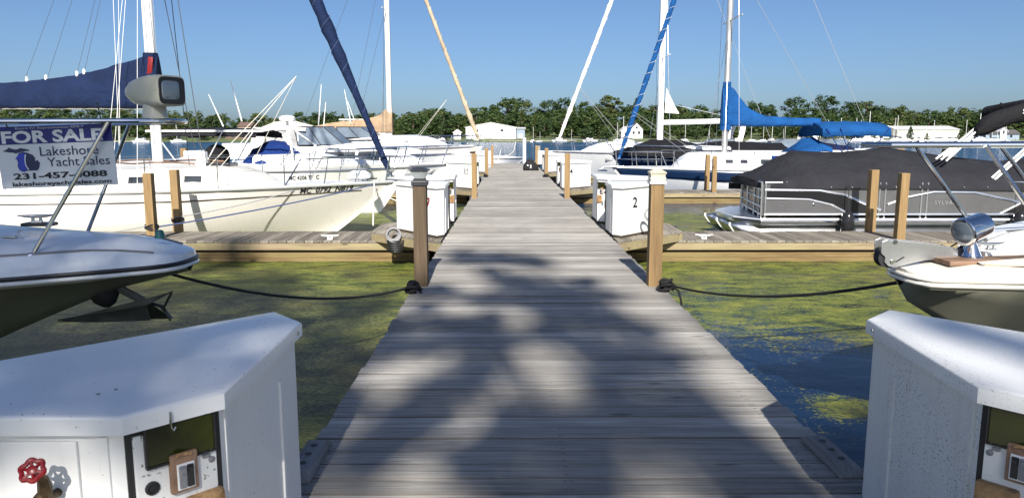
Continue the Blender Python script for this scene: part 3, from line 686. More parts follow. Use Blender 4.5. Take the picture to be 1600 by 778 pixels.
rope_heap('rope_coil', (-0.93, 29.7, 0.0), 'tiny black rope coil at the foot of the thin left boardwalk post', seed=5, size=0.09)
rope_heap('rope_coil', (1.5, 29.7, 0.0), 'tiny black rope coil at the foot of the thin right boardwalk post', seed=6, size=0.12)
def line(name, pts, r, mat, label, cat='rope'):
    b = MB(); b.tube(pts, r, 6); return tag(b.build(name, mat), label, cat)
line('mooring_line', curve_pts((-2.42, 4.98, 0.66), (-1.02, 7.26, 0.06), 0.15), 0.012, 'black_rope', 'black mooring line sagging from the left bow over green weed to the boardwalk')
line('mooring_line', curve_pts((2.62, 4.5, 0.70), (1.66, 7.38, 0.06), 0.12) + [Vector((1.655, 7.3, 0.03))], 0.012, 'black_rope', 'black mooring line sagging from the right bow roller to the boardwalk')
line('rope_tail', [(1.66, 7.33, 0.06), (1.70, 7.22, 0.04), (1.715, 7.15, -0.06), (1.71, 7.13, -0.17)], 0.011, 'black_rope', 'short black rope end hanging over the right edge of the boardwalk')
line('mooring_line', curve_pts((-2.72, 15.2, 0.62), (-6.05, 12.43, 0.05), 0.05), 0.013, 'blue_rope', 'blue mooring line from the cream sailboat bow down to the pier post')
line('mooring_line', curve_pts((-4.2, 14.9, 0.55), (-6.1, 13.4, 0.12), 0.05), 0.009, 'grey_rope', 'grey spring line along the cream hull to the far pier post')
line('mooring_line', curve_pts((-6.1, 12.35, 0.09), (-7.6, 12.4, -0.03), 0.06), 0.009, 'grey_rope', 'grey line running left from the chained pier post')
line('mooring_line', [W(585, 282, 15.3), W(583.5, 320, 14.2), W(583, 352, 13.4)] , 0.014, 'white_rope', 'white bow line hanging straight down from the cream sailboat to the pier')
line('mooring_line', curve_pts(W(590, 300, 15.0), (-1.02, 14.2, 0.04), 0.08), 0.010, 'white_rope', 'white line from the cream sailboat stem to the boardwalk')
for i, (x, y) in enumerate([(-6.06, 12.43), (-6.09, 13.5)]):
    b = MB()
    for k in range(4):
        pts = [(math.cos(a) * 0.105, math.sin(a) * 0.105, 0.02 * math.sin(a * 2 + k) + 0.022 * k) for a in [2 * PI * j / 16 for j in range(17)]]
        b.tube(pts, 0.011, 5)
    o = b.build('rope_wrap', 'black_rope'); o.location = (x, y, 0.03); tag(o, 'black rope and chain wrapped round the %s post of the left pier' % ('near' if i == 0 else 'far'), 'rope')
# hose reels in wire baskets hung on the gusset rims
for x, y, s, lab in [(-1.86, 11.75, 1, 'pale hose coil with a dark basket beside the dark lantern post'), (2.24, 11.62, 1, 'pale hose coil hung beside the box numbered 2')]:
    t = thing('hose_coil', lab, 'hose', (x, y, 0.02 if x < 0 else 0.36), R(14))
    b = MB()
    n = 3 if x < 0 else 2
    for k in range(n):
        b.tube([(math.cos(a) * (0.085 + 0.012 * k), -0.03 * k, math.sin(a) * (0.085 + 0.012 * k)) for a in [2 * PI * j / 20 for j in range(21)]], 0.016, 6)
    b.build('hose', 'grey_rope', t)
    if x < 0:
        b = MB()
        for k in range(7):
            z = -0.1 - 0.03 * k; r = 0.15 * math.sqrt(max(0.05, 1 - (k / 7.5) ** 2))
            b.tube([(math.cos(a) * r + 0.05, math.sin(a) * r * 0.5, z) for a in [2 * PI * j / 16 for j in range(17)]], 0.010, 5)
        for k in range(10):
            a = 2 * PI * k / 10; b.tube([(0.05 + math.cos(a) * 0.15, math.sin(a) * 0.075, -0.1), (0.05 + math.cos(a) * 0.11, math.sin(a) * 0.055, -0.22), (0.05, 0, -0.3)], 0.009, 5)
        b.build('basket', 'black_trim', t)
# black bag on the boardwalk
t = thing('duffel_bag', 'black soft bag slumped on the right side of the boardwalk near its end', 'bag', (1.08, 35.9, 0), R(8))
b = MB(); rr = []
for z, a, bb in ((0, 0.36, 0.22), (0.06, 0.39, 0.25), (0.2, 0.37, 0.23), (0.33, 0.3, 0.18), (0.44, 0.2, 0.12), (0.52, 0.1, 0.06)):
    rr.append([(-0.03 * z * 3 + a * math.copysign(abs(math.cos(th)) ** 0.7, math.cos(th)), bb * math.copysign(abs(math.sin(th)) ** 0.7, math.sin(th)), z + 0.02 * math.sin(3 * th)*(z>0)) for th in [2 * PI * i / 18 for i in range(18)]])
b.rings(rr); b.build('body', 'bag_cloth', t, smooth=60)
b = MB(); b.box((-0.06, -0.262, 0.2), (0.05, 0.012, 0.16)); b.box((-0.2, -0.232, 0.26), (0.07, 0.012, 0.05), ry=0.6); b.build('patch', 'white_plastic', t, smooth=0)
b = MB(); b.tube([(-0.1, 0, 0.5), (-0.08, 0, 0.6), (0.04, 0, 0.6), (0.06, 0, 0.45)], 0.015, 6); b.build('handle', 'bag_cloth', t)
# white pipe piling and its lines at the end
b = MB(); b.lathe([(0.105, 0), (0.105, 3.6), (0.09, 3.63)], (0, 0, 0), seg=16)
o = b.build('piling', 'white_plastic'); o.location = (0.98, 46.5, -2.05); tag(o, 'tall white pipe piling at the end of the boardwalk', 'piling')
o = post_mesh('piling', 1.78, 44.0, -2, 1.1, 'pile_wood', w_=0.16); tag(o, 'short dark wooden piling with a red line near the end of the boardwalk', 'piling')
line('hose', [W(770, 240, 44), W(779, 250, 44.5), W(783, 233, 45), W(788, 243, 46.5), W(795, 243, 46.6), W(803, 236, 46.8), W(806, 222, 47)], 0.014, 'white_rope', 'pale hose looped between the end of the boardwalk and the small skiff')
# ------------------------------------------------------------------ boats
class Hull:
    """bow tip at x = 0 pointing to +x, stern at x = -L, z = 0 on the water"""
    def __init__(s, L, B, zb, zs, draft=0.45, rake=1.0, sm=0.55, full=2.0, taper=0.12, flare=1.0, bowhb=0.03, mid=None):
        s.L, s.B, s.zb, s.zs, s.draft, s.rake, s.sm, s.full, s.taper, s.flare, s.bowhb = L, B, zb, zs, draft, rake, sm, full, taper, flare, bowhb
    def sheer(s, q):
        q = min(1.0, max(0.0, q))
        return s.zs + (s.zb - s.zs) * (1 - q) ** 1.7
    def half(s, q):
        q = min(1.0, max(0.0, q))
        if q < s.sm: return max(s.bowhb, s.B / 2 * (1 - (1 - q / s.sm) ** s.full))
        return s.B / 2 * (1 - s.taper * ((q - s.sm) / (1 - s.sm)) ** 2)
    def pt(s, q, t, side, out_=0.0):
        q = min(1.0, max(0.0, q)); t = min(1.0, max(0.0, t))
        zk = -0.06 - s.draft * min(1.0, q / 0.35)
        z = zk + (s.sheer(q) - zk) * t
        x = -s.L * q - s.rake * (1 - t) ** 1.15 * (1 - q) ** 3
        wv = min(1.0, q / 0.5)
        f = (1 - wv) * t ** s.flare + wv * (1 - (1 - t) ** 3.2)
        return Vector((x, side * (s.half(q) * f + out_), z))
    def mesh(s, parent, mat, name='hull'):
        qs = [0, 0.008, 0.02, 0.04, 0.07, 0.11, 0.16, 0.22, 0.3, 0.4, 0.5, 0.6, 0.7, 0.8, 0.9, 1.0]
        ts = [0, 0.06, 0.14, 0.25, 0.38, 0.5, 0.62, 0.74, 0.86, 0.95, 1.0]
        b = MB(); rr = []
        for q in qs:
            rr.append([s.pt(q, t, -1) for t in reversed(ts)] + [s.pt(q, t, 1) for t in ts[1:]])
        b.rings(rr, closed=False)
        b.poly([p for p in rr[-1]])
        return b.build(name, mat, parent, smooth=50)
    def stripe(s, parent, mat, t0, t1, q0=0.005, q1=1.0, name='stripe', out_=0.006, fade=0.0):
        b = MB(); n = 24
        for side in (-1, 1):
            rows = []
            for k in range(5):
                f = k / 4
                rows.append([s.pt(q0 + (q1 - q0) * (i / n) ** 1.3, t0 + (t1 - t0) * f, side, out_) for i in range(n + 1)])
            b.grid(rows)
        return b.build(name, mat, parent, smooth=60, solid=0.004)
    def rub(s, parent, mat, r=0.025, t=0.97, name='rub_rail', q1=1.0):
        b = MB()
        L_ = [s.pt(q1 * (1 - i / 24) ** 1.2, t, -1, 0.004) for i in range(25)]; R_ = [s.pt(q1 * (i / 24) ** 1.2, t, 1, 0.004) for i in range(25)]
        b.tube(L_ + [Vector((r * 0.6, 0, L_[-1].z))] + R_, r, 6)
        return b.build(name, mat, parent)
    def deck(s, parent, mat, camber=0.06, drop=0.02, name='deck', q1=1.0):
        b = MB(); rows = []
        for i in range(19):
            q = q1 * (i / 18) ** 1.3
            h = s.half(q) - 0.004; z = s.sheer(q) - drop
            rows.append([(-s.L * q, h * k, z + camber * (1 - k * k) * min(1, h)) for k in (-1, -0.75, -0.4, 0, 0.4, 0.75, 1)])
        b.grid(rows); return b.build(name, mat, parent, smooth=40)
    def cabin(s, parent, mat, q0, q1, frac, height, front=1.0, name='cabin', camber=0.07, back=0.0, tumble=0.88):
        b = MB(); rr = []; n = 16; s.cab = (q0, q1, frac, height, front, camber, tumble)
        for i in range(n + 1):
            q = q0 + (q1 - q0) * i / n
            y, z0, h = s._cab(q)
            if back and i == n: h *= (1 - back)
            rr.append([(-s.L * q, y * k, z0 + h * zz) for k, zz in ((-1, -0.1), (-(1 + tumble) / 2, 0.5), (-tumble, 0.86), (-tumble * 0.86, 0.985), (-0.4, 1.05), (0, 1.07), (0.4, 1.05), (tumble * 0.86, 0.985), (tumble, 0.86), ((1 + tumble) / 2, 0.5), (1, -0.1))])
        b.rings(rr); return b.build(name, mat, parent, smooth=40)
    def _cab(s, q):
        q0, q1, frac, height, front, camber, tumble = s.cab
        d = (q - q0) * s.L
        k = min(1.0, max(0.0, d / front)); k = k * (2 - k)
        return max(0.05, s.half(q) * frac * (0.35 + 0.65 * min(1, (d + 0.25) / (front * 1.2)))), s.sheer(q) + 0.0, 0.03 + height * k
    def window(s, parent, mat, q0, q1, f0, f1, side, name='window', slant=0.0, out_=0.008):
        b = MB(); rows = []
        tum = s.cab[6]
        for j in range(2):
            f = (f0, f1)[j]
            row = []
            for i in range(9):
                q = q0 + (q1 - q0) * i / 8 + (slant * f if True else 0)
                y, z0, h = s._cab(q)
                yy = y * (1 + (tum - 1) * max(0, f - 0.0) / 0.86)
                row.append((-s.L * q, side * (yy + out_), z0 + h * f))
            rows.append(row)
        b.grid(rows); return b.build(name, mat, parent, smooth=0, solid=0.008)
    def rail(s, parent, mat, q1, height, r=0.014, q0=0.01, inset=0.06, posts=4, lean=0.12, prow=0.1, name='bow_rail', mid=True):
        b = MB()
        def top(q, side, f=1.0): 
            p = s.pt(q, 1, side, -inset); p.z += height * f * (1 if q < q1 * 0.93 else 1.0); p.x += lean * f; return p
        qq = [q1 - (q1 - q0) * (i / 12) for i in range(13)]
        L_ = [top(q, -1) for q in qq]; R_ = [top(q, 1) for q in reversed(qq)]
        tip = Vector((prow + lean, 0, s.zb + height))
        foot0, foot1 = s.pt(q1 + 0.02, 1, -1, -inset), s.pt(q1 + 0.02, 1, 1, -inset)
        b.tube([foot0] + L_ + [tip] + R_ + [foot1], r, 6)
        if mid:
            M1 = [top(q, -1, 0.5) for q in qq]; M2 = [top(q, 1, 0.5) for q in reversed(qq)]
            b.tube(M1 + [Vector((prow * .6 + lean * .5, 0, s.zb + height * 0.5))] + M2, r * 0.7, 5)
        for side in (-1, 1):
            for i in range(posts):
                q = q0 + (q1 - q0) * (i + 0.15) / posts
                a = s.pt(q, 1, side, -inset); a.z -= 0.02
                b.tube([a, top(q, side)], r * 0.9, 6)
        return b.build(name, mat, parent)
    def on_side(s, side, q0, t0, reading):
        """map lettering on to the hull; reading = +1 when text runs towards the bow"""
        def fn(x, y):
            q = q0 - reading * x / s.L
            hgt = s.sheer(q) + 0.06 + s.draft * min(1, q / 0.35)
            t = t0 + y / hgt
            return s.pt(q, t, side, 0.009)
        return fn

def wires(parent, segs, r=0.006, mat='wire', name='rigging'):
    b = MB()
    for a, c in segs: b.tube([a, c], r, 5)
    return b.build(name, mat, parent)
def mast(parent, x, z0, H, a=0.1, c=0.07, mat='mast_paint', spread=(0.55,), spw=0.9):
    b = MB(); n = 14
    b.rings([[(x + math.cos(2 * PI * k / n) * a * f, math.sin(2 * PI * k / n) * c * f, z) for k in range(n)] for z, f in ((z0, 1), (z0 + H * 0.8, 1), (z0 + H, 0.7))])
    m = b.build('mast', mat, parent)
    for f in spread:
        b = MB()
        for s in (-1, 1): b.tube([(x, 0, z0 + H * f), (x - 0.1, s * spw, z0 + H * f + 0.05)], 0.025, 6)
        b.build('spreader', mat, m)
    return m
def furled(parent, p0, p1, mat, prof, name='furled_jib', twist=True, wrap=None):
    """prof: list of (fraction along the stay, radius)"""
    p0, p1 = Vector(p0), Vector(p1); b = MB(); pts = []; rs = []
    n = 70
    for i in range(n + 1):
        f = i / n
        for (fa, ra), (fb, rb) in zip(prof[:-1], prof[1:]):
            if fa <= f <= fb: r = ra + (rb - ra) * (f - fa) / max(1e-6, fb - fa)
        pts.append(p0.lerp(p1, f)); rs.append(r * (1 + 0.10 * math.sin(i * 1.9) + 0.06 * math.sin(i * 0.8)))
    b.tube(pts, rs, 10); o = b.build(name, mat, parent, smooth=60)
    if wrap:
        d = (p1 - p0).normalized(); u = d.orthogonal().normalized(); v = d.cross(u)
        b = MB(); hp = []
        for i in range(400):
            f = i / 400; k = min(n, int(f * n)); rr = rs[k] * 1.04
            a = f * 2 * PI * wrap
            hp.append(p0.lerp(p1, f) + (u * math.cos(a) + v * math.sin(a)) * rr)
        b.tube(hp, 0.006, 4); b.build('wrap_line', 'blue_rope' if 'navy' in mat else 'white_rope', o)
    return o
def boom_cover(parent, x_mast, z_boom, length, mat, prof, boom_r=0.06, boommat='mast_paint', fold_=1.0, seed=1, width=0.16, rise=0.0):
    """prof: list of (distance aft of the mast, cover height above the boom)"""
    g = random.Random(seed)
    b = MB(); b.tube([(x_mast - 0.1, 0, z_boom), (x_mast - length, 0, z_boom + rise)], boom_r, 10); b.build('boom', boommat, parent)
    b = MB(); rr = []; n = 40; m = 18
    L_ = prof[-1][0]
    for i in range(n + 1):
        d = -0.16 + (L_ + 0.16) * i / n
        h = prof[-1][1]
        for (da, ha), (db, hb) in zip(prof[:-1], prof[1:]):
            if da <= max(d, prof[0][0]) <= db: 
                f = (max(d, prof[0][0]) - da) / (db - da); f = f * f * (3 - 2 * f) if False else f; h = ha + (hb - ha) * f
        wv = width * (0.75 + 0.25 * min(1, 0.5 / max(0.15, h))) * (1 + 0.08 * math.sin(i * 1.3 + seed)) * (1 if i < n else 0.4)
        ring = []
        for k in range(m):
            a = 2 * PI * k / m
            cy, cz = math.sin(a), math.cos(a)
            zz = z_boom + rise * d / length + (h if cz > 0 else 0.07) * (abs(cz) ** 0.8) * (1 if cz > 0 else -1)
            fold = fold_ * (0.012 * math.sin(k * 2.4 + i * 0.9 + seed) + 0.015 * g.uniform(-1, 1))
            taper = (1 - 0.55 * max(0, cz) ** 2)
            ring.append((x_mast - d + 0.10 * 0, cy * (wv * taper + fold), zz + (fold * 0.6)))
        rr.append(ring)
    b.rings(rr); o = b.build('sail_cover', mat, parent, smooth=60)
    return o
def bimini(parent, x0, x1, hw, z, mat, legs=None, name='bimini', crown=0.12, th=0.03, drop=0.18, legmat='stainless', zdeck=0.9):
    b = MB(); rows = []
    for i in range(11):
        f = i / 10; x = x0 + (x1 - x0) * f
        sag = 0.03 * math.sin(f * PI * 4) ** 2
        rows.append([(x, hw * k, z + crown * (1 - k * k) - drop * max(0, abs(k) - 0.93) / 0.07 * 0.6 - sag - 0.06 * (2 * f - 1) ** 4) for k in (-1, -0.93, -0.6, -0.25, 0, 0.25, 0.6, 0.93, 1)])
    b.grid(rows); o = b.build(name, mat, parent, smooth=60, solid=th)
    for s in (-1, 1):
        b = MB()
        for xa, xb in (legs or [(x0, (x0 + x1) / 2), ((x0 + x1) / 2, (x0 + x1) / 2), (x1, (x0 + x1) / 2)]):
            b.tube([(xa, s * hw, z), (xb, s * hw * 0.98, zdeck)], 0.016, 6)
        b.build('bimini_frame', legmat, o)
    return o
def tent(parent, stations, mat, name='canvas_cover', seed=1):
    """stations: (x, half width, edge z, ridge z)"""
    g = random.Random(seed); b = MB(); rr = []
    st = []
    for (a, c) in zip(stations[:-1], stations[1:]):
        for k in range(4): st.append(tuple(a[i] + (c[i] - a[i]) * (k / 4) for i in range(4)))
    st.append(stations[-1])
    for i, (x, hw, ze, zr) in enumerate(st):
        row = []
        for k in (-1, -0.97, -0.8, -0.55, -0.28, 0, 0.28, 0.55, 0.8, 0.97, 1):
            f = 1 - abs(k); zz = ze + (zr - ze) * (f ** 0.75)
            if abs(k) == 1: zz = ze - 0.12
            row.append((x + g.uniform(-.01, .01), hw * k, zz + (g.uniform(-0.018, 0.018) if abs(k) < 1 else 0)))
        rr.append(row)
    b.grid(rr)
    b.poly([p for p in rr[0]]); b.poly([p for p in rr[-1]])
    return b.build(name, mat, parent, smooth=60)
def windshield(parent, x_front, x_aft, hw, z, h, rake=0.55, glass='window_glass', frame='black_trim', name='windshield', panes=3):
    """raked wrap-round windshield, top edge set back by rake"""
    base = [Vector((x_aft, -hw, z)), Vector((x_front - 0.15, -hw * 0.72, z)), Vector((x_front, 0, z)), Vector((x_front - 0.15, hw * 0.72, z)), Vector((x_aft, hw, z))]
    top = [Vector((x_aft - 0.15, -hw * 0.93, z + h)), Vector((x_front - rake - 0.2, -hw * 0.62, z + h)), Vector((x_front - rake, 0, z + h * 1.04)), Vector((x_front - rake - 0.2, hw * 0.62, z + h)), Vector((x_aft - 0.15, hw * 0.93, z + h))]
    fr = MB(); fr.tube(base, 0.022, 6); fr.tube(top, 0.022, 6)
    for a, c in zip(base, top): fr.tube([a, c], 0.02, 6)
    for i in (0, 3):
        for f in (0.5,): fr.tube([base[i].lerp(base[i + 1], f), top[i].lerp(top[i + 1], f)], 0.014, 6)
    o = fr.build(name, frame, parent)
    for i in range(4):
        g = MB(); g.poly([base[i], base[i + 1], top[i + 1], top[i]]); g.build('pane', glass, o, smooth=0, solid=0.008)
    return o
def arch(parent, x, hw, z0, z1, mat='white_gelcoat', rake=0.4, name='radar_arch'):
    b = MB(); rr = []
    path = [(-hw, z0, 0), (-hw * 0.97, z0 + (z1 - z0) * 0.7, rake * 0.7), (-hw * 0.8, z1, rake), (0, z1 + 0.05, rake * 1.05), (hw * 0.8, z1, rake), (hw * 0.97, z0 + (z1 - z0) * 0.7, rake * 0.7), (hw, z0, 0)]
    for y, z, dx in path:
        rr.append([(x - dx + a, y * (1 + c0), z + c1) for a, c0, c1 in ((-0.16, 0, 0), (-0.13, 0.0, 0.05), (0.13, 0.0, 0.05), (0.16, 0, 0), (0.13, 0, -0.05), (-0.13, 0, -0.05))])
    b.rings(rr); return b.build(name, mat, parent, smooth=50)
def boat(name, label, cat, x, y, side, group=None):
    """side -1: slip on the left, bow to +X; side +1: slip on the right, bow to -X"""
    return thing(name, label, cat, (x, y, WATER), 0 if side < 0 else PI, group)
def fender(parent, p, r=0.11, l=0.5, mat='black_gelcoat'):
    b = MB(); b.lathe([(0.03, -l / 2 - 0.06), (r * 0.7, -l / 2), (r, -l / 2 + 0.07), (r, l / 2 - 0.07), (r * 0.7, l / 2), (0.03, l / 2 + 0.06)], p, seg=14)
    f = b.build('fender', mat, parent)
    b = MB(); b.tube([Vector(p) + Vector((0, 0, l / 2)), Vector(p) + Vector((0, 0.04 if p[1] < 0 else -0.04, l / 2 + 0.55))], 0.008, 5); b.build('fender_line', 'black_rope', f)
    return f

# ---- the cream sailboat with the navy cover (left)
t = boat('sailboat', 'large cream sailboat with navy sail cover and navy furled jib behind the first left pier', 'sailboat', -2.42, 15.7, -1)
h = Hull(10.8, 3.3, 1.17, 1.0, 0.6, 1.45, 0.52, 2.1, 0.25, 1.15)
h.mesh(t, 'ivory_gelcoat'); h.deck(t, 'white_gelcoat'); h.rub(t, 'grey_gelcoat', 0.03, 0.985, 'toe_rail')
h.stripe(t, 'stripe_brown', 0.862, 0.874, 0.05, 1.0, 'cove_line'); h.rub(t, 'stripe_grey', 0.010, 0.972)
cb = h.cabin(t, 'cream_gelcoat', 0.23, 0.74, 0.66, 0.36, 1.2)
for q0, q1 in ((0.345, 0.375), (0.44, 0.475), (0.52, 0.56)):
    h.window(cb, 'smoked_glass', q0, q1, 0.3, 0.62, -1)
    h.window(cb, 'smoked_glass', q0, q1, 0.3, 0.62, 1)
for s in (-1, 1):
    b = MB(); b.tube([(-3.9 - 0.4 * i, s * (h._cab((3.9 + 0.4 * i) / h.L)[0] * 0.78), 1.55 + (0.03 if i % 3 else 0.0)) for i in range(7)], 0.018, 6); b.build('grab_rail', 'teak_wood', cb)
b = MB(); b.prism([(-3.9, -0.25), (-3.4, -0.25), (-3.4, 0.25), (-3.9, 0.25)], 1.4, 1.55); b.build('hatch', 'smoked_glass', cb, bevel=0.02)
b = MB(); b.box((-4.25, 0.45, 1.63), (0.22, 0.16, 0.3), bev=0.04); b.build('vent_box', 'white_gelcoat', cb)
XM = -5.0; 
mast(t, XM, 1.35, 12.6, 0.11, 0.08, 'mast_paint', (0.5, 0.78))
b = MB(); b.tube([(XM - 0.0, -0.094, 1.9), (XM - 0.02, -0.094, 6)], 0.008, 5); b.tube([(XM + 0.135, 0, 2.4), (XM + 0.12, 0, 9)], 0.006, 5); b.build('halyard', 'wire', t)
boom_cover(t, XM, 2.74, 4.6, 'navy_canvas', [(0, 1.03), (0.12, 1.02), (0.3, 0.94), (0.95, 0.76), (1.6, 0.61), (2.4, 0.51), (3.3, 0.44), (4.6, 0.3)], 0.085, 'cream_gelcoat', width=0.2, seed=2)
b = MB(); n = 16
b.rings([[(XM + math.cos(2 * PI * k / n) * (0.16 * f), math.sin(2 * PI * k / n) * 0.125 * f, z) for k in range(n)] for z, f in ((2.62, 1.0), (3.0, 1.06), (3.5, 1.0), (3.8, 0.92))]); col = b.build('mast_collar', 'navy_canvas', t)
b = MB(); b.box((XM + 0.04, -0.128, 3.53), (0.1, 0.02, 0.36), bev=0.006, ry=0.15); b.build('collar_patch', 'red_paint', col)
j = furled(t, (-0.14, 0, 1.42), (-4.85, 0, 13.0), 'navy_canvas', [(0, 0.05), (0.02, 0.065), (0.155, 0.08), (0.165, 0.105), (0.19, 0.125), (0.5, 0.125), (0.9, 0.07), (1, 0.03)], wrap=26)
b = MB(); b.lathe([(0.1, 0), (0.1, 0.02), (0.05, 0.03), (0.05, 0.1), (0.1, 0.11), (0.1, 0.13)], (-0.1, 0, 1.25), seg=14); b.build('furler_drum', 'stainless', j)
wires(t, [((-2.0, 0, 3.33), (-3.55, -0.9, 1.25)), ((-2.0, 0, 3.33), (-3.75, -0.7, 1.4)), ((-2.0, 0, 3.33), (-3.4, 0.9, 1.35))], 0.007, 'white_rope', 'jib_sheet')
wires(t, [((XM - 0.25, -1.45, 1.08), (XM, -0.09, 7.3)), ((XM - 0.05, -1.48, 1.08), (XM - 0.1, -0.9, 7.7)), ((XM - 0.4, -1.45, 1.08), (XM, -0.06, 7.4)), ((XM - 0.55, -0.5, 1.4), (XM - 0.25, -0.2, 8)), ((XM + 0.25, -1.45, 1.1), (XM, 0, 7.3))], 0.0055, 'mast_paint', 'shroud')
wires(t, [((XM + 0.28, 1.45, 1.08), (XM, 0.05, 7.4)), ((XM + 0.05, 1.45, 1.08), (XM, 0.9, 7.7)), ((XM + 0.9, 0.2, 1.35), (XM + 0.25, 0.1, 8.5))], 0.009, 'dark_wire', 'shroud')
wires(t, [((XM - 2.6, -0.05, 3.28), (XM - 0.4, 0, 8)), ((XM - 2.2, 0.05, 3.3), (XM - 0.2, 0, 8)), ((XM - 1.55, 0, 3.38), (XM - 0.15, 0, 7.5)), ((XM - 1.4, 0, 3.4), (XM - 0.1, 0, 7.5))], 0.004, 'dark_wire', 'lazy_jack')
for xx, zz in ((2.6, 3.22), (2.2, 3.25), (1.55, 3.33), (1.4, 3.37)):
    b = MB(); b.lathe([(0.03, 0), (0.03, 0.09), (0.01, 0.11)], (XM - xx, 0, zz), seg=6); b.build('lazy_jack_block', 'white_plastic', t)
h.rail(t, 'stainless', 0.17, 0.52, 0.015, inset=0.07, posts=3, lean=0.1, prow=0.02)
b = MB()
for s in (-1, 1):
    pts = []
    for q in (0.19, 0.3, 0.42, 0.55, 0.7, 0.85):
        p = h.pt(q, 1, s, -0.06); p2 = p + Vector((0, 0, 0.6)); b.tube([p, p2], 0.012, 6); pts.append(p2)
    b.tube(pts, 0.005, 4); b.tube([p - Vector((0, 0, 0.28)) for p in pts], 0.005, 4)
b.build('lifeline', 'stainless', t)
lettering('registration_lettering', 'MC  0792  NB19', 0.15, None, 'ink', t, bold=0.003, align='CENTER', fn=h.on_side(-1, 0.115, 0.885, 1), sx=0.95)
b = MB(); b.lathe([(0.02, 0), (0.2, 0.05), (0.22, 0.12), (0.12, 0.2), (0.02, 0.22)], (-0.75, -0.05, 1.18), seg=16, sx=1.25); b.build('deck_bucket', 'blue_white_gelcoat', t)
b = MB(); b.box((0.02, 0.0, 1.19), (0.36, 0.12, 0.05), bev=0.01); b.lathe([(0.04, -0.05), (0.04, 0.05)], (0.2, 0, 1.2), (0, 1, 0), 10); b.build('bow_roller', 'stainless', t)

# ---- white cuddy boat with the blue cover (left, same slip)
t = boat('cuddy_boat', 'white motorboat with a blue peaked cover, just behind the cream sailboat', 'motorboat', -2.75, 20.6, -1)
h = Hull(9.0, 2.8, 1.36, 1.28, 0.4, 0.9, 0.5, 2.4, 0.1, 1.5)
h.mesh(t, 'white_gelcoat'); h.deck(t, 'white_gelcoat', 0.2); h.rub(t, 'stripe_grey', 0.025, 0.93); h.stripe(t, 'stripe_grey', 0.74, 0.76, 0.08, 1.0)
h.cabin(t, 'white_gelcoat', 0.18, 0.45, 0.7, 0.28, 1.0)
tent(t, [(-2.75, 0.15, 1.42, 1.46), (-3.45, 0.9, 1.34, 1.98), (-3.8, 1.1, 1.28, 2.02), (-4.35, 1.1, 1.22, 1.75), (-4.5, 1.0, 1.2, 1.4)], 'royal_canvas', seed=4)
bimini(t, -3.85, -6.6, 1.15, 2.24, 'charcoal_canvas', legs=[(-3.9, -4.9), (-4.7, -5.5), (-6.5, -5.6)], legmat='white_plastic', crown=0.1)
b = MB(); b.tube([(-3.7, -1.16, 2.24), (-6.7, -1.16, 2.24)], 0.03, 8); b.tube([(-3.7, -1.16, 2.24), (-3.3, -1.1, 2.32), (-3.05, -1.0, 2.28), (-2.95, -1.0, 1.6)], 0.03, 8); b.build('bimini_bow', 'white_plastic', t)
b = MB(); b.lathe([(0.02, 0.0), (0.32, 0.02), (0.34, 0.1), (0.3, 0.16), (0.02, 0.18)], (-5.1, -0.6, 1.55), (0.3, -1, 0.1), 20, sx=1.0); b.build('wheel_cover', 'black_canvas', t)
b = MB(); b.tube([(-3.35, 0, 1.3), (-3.35, 0, 2.52)], 0.035, 8); b.lathe([(0.2, 0), (0.22, 0.03), (0.22, 0.11), (0.14, 0.15), (0.02, 0.165)], (-3.35, 0, 2.52), seg=18); b.build('radar_dome', 'white_plastic', t)
h.rail(t, 'stainless', 0.34, 0.42, 0.014, inset=0.08, posts=4, mid=False)
lettering('registration_lettering', 'MC 4206 TF  C', 0.15, None, 'ink', t, bold=0.002, fn=h.on_side(-1, 0.29, 0.80, 1), sx=0.8)
la = lambda px, py: W(px, py, 20.4) - Vector((-2.75, 20.6, WATER))
for p0, p1 in (((349, 198), (326, 148)), ((378, 190), (360, 125))):
    b = MB(); b.tube([la(*p0), la(*p1)], [0.022, 0.01], 5); b.build('antenna', 'white_plastic', t)

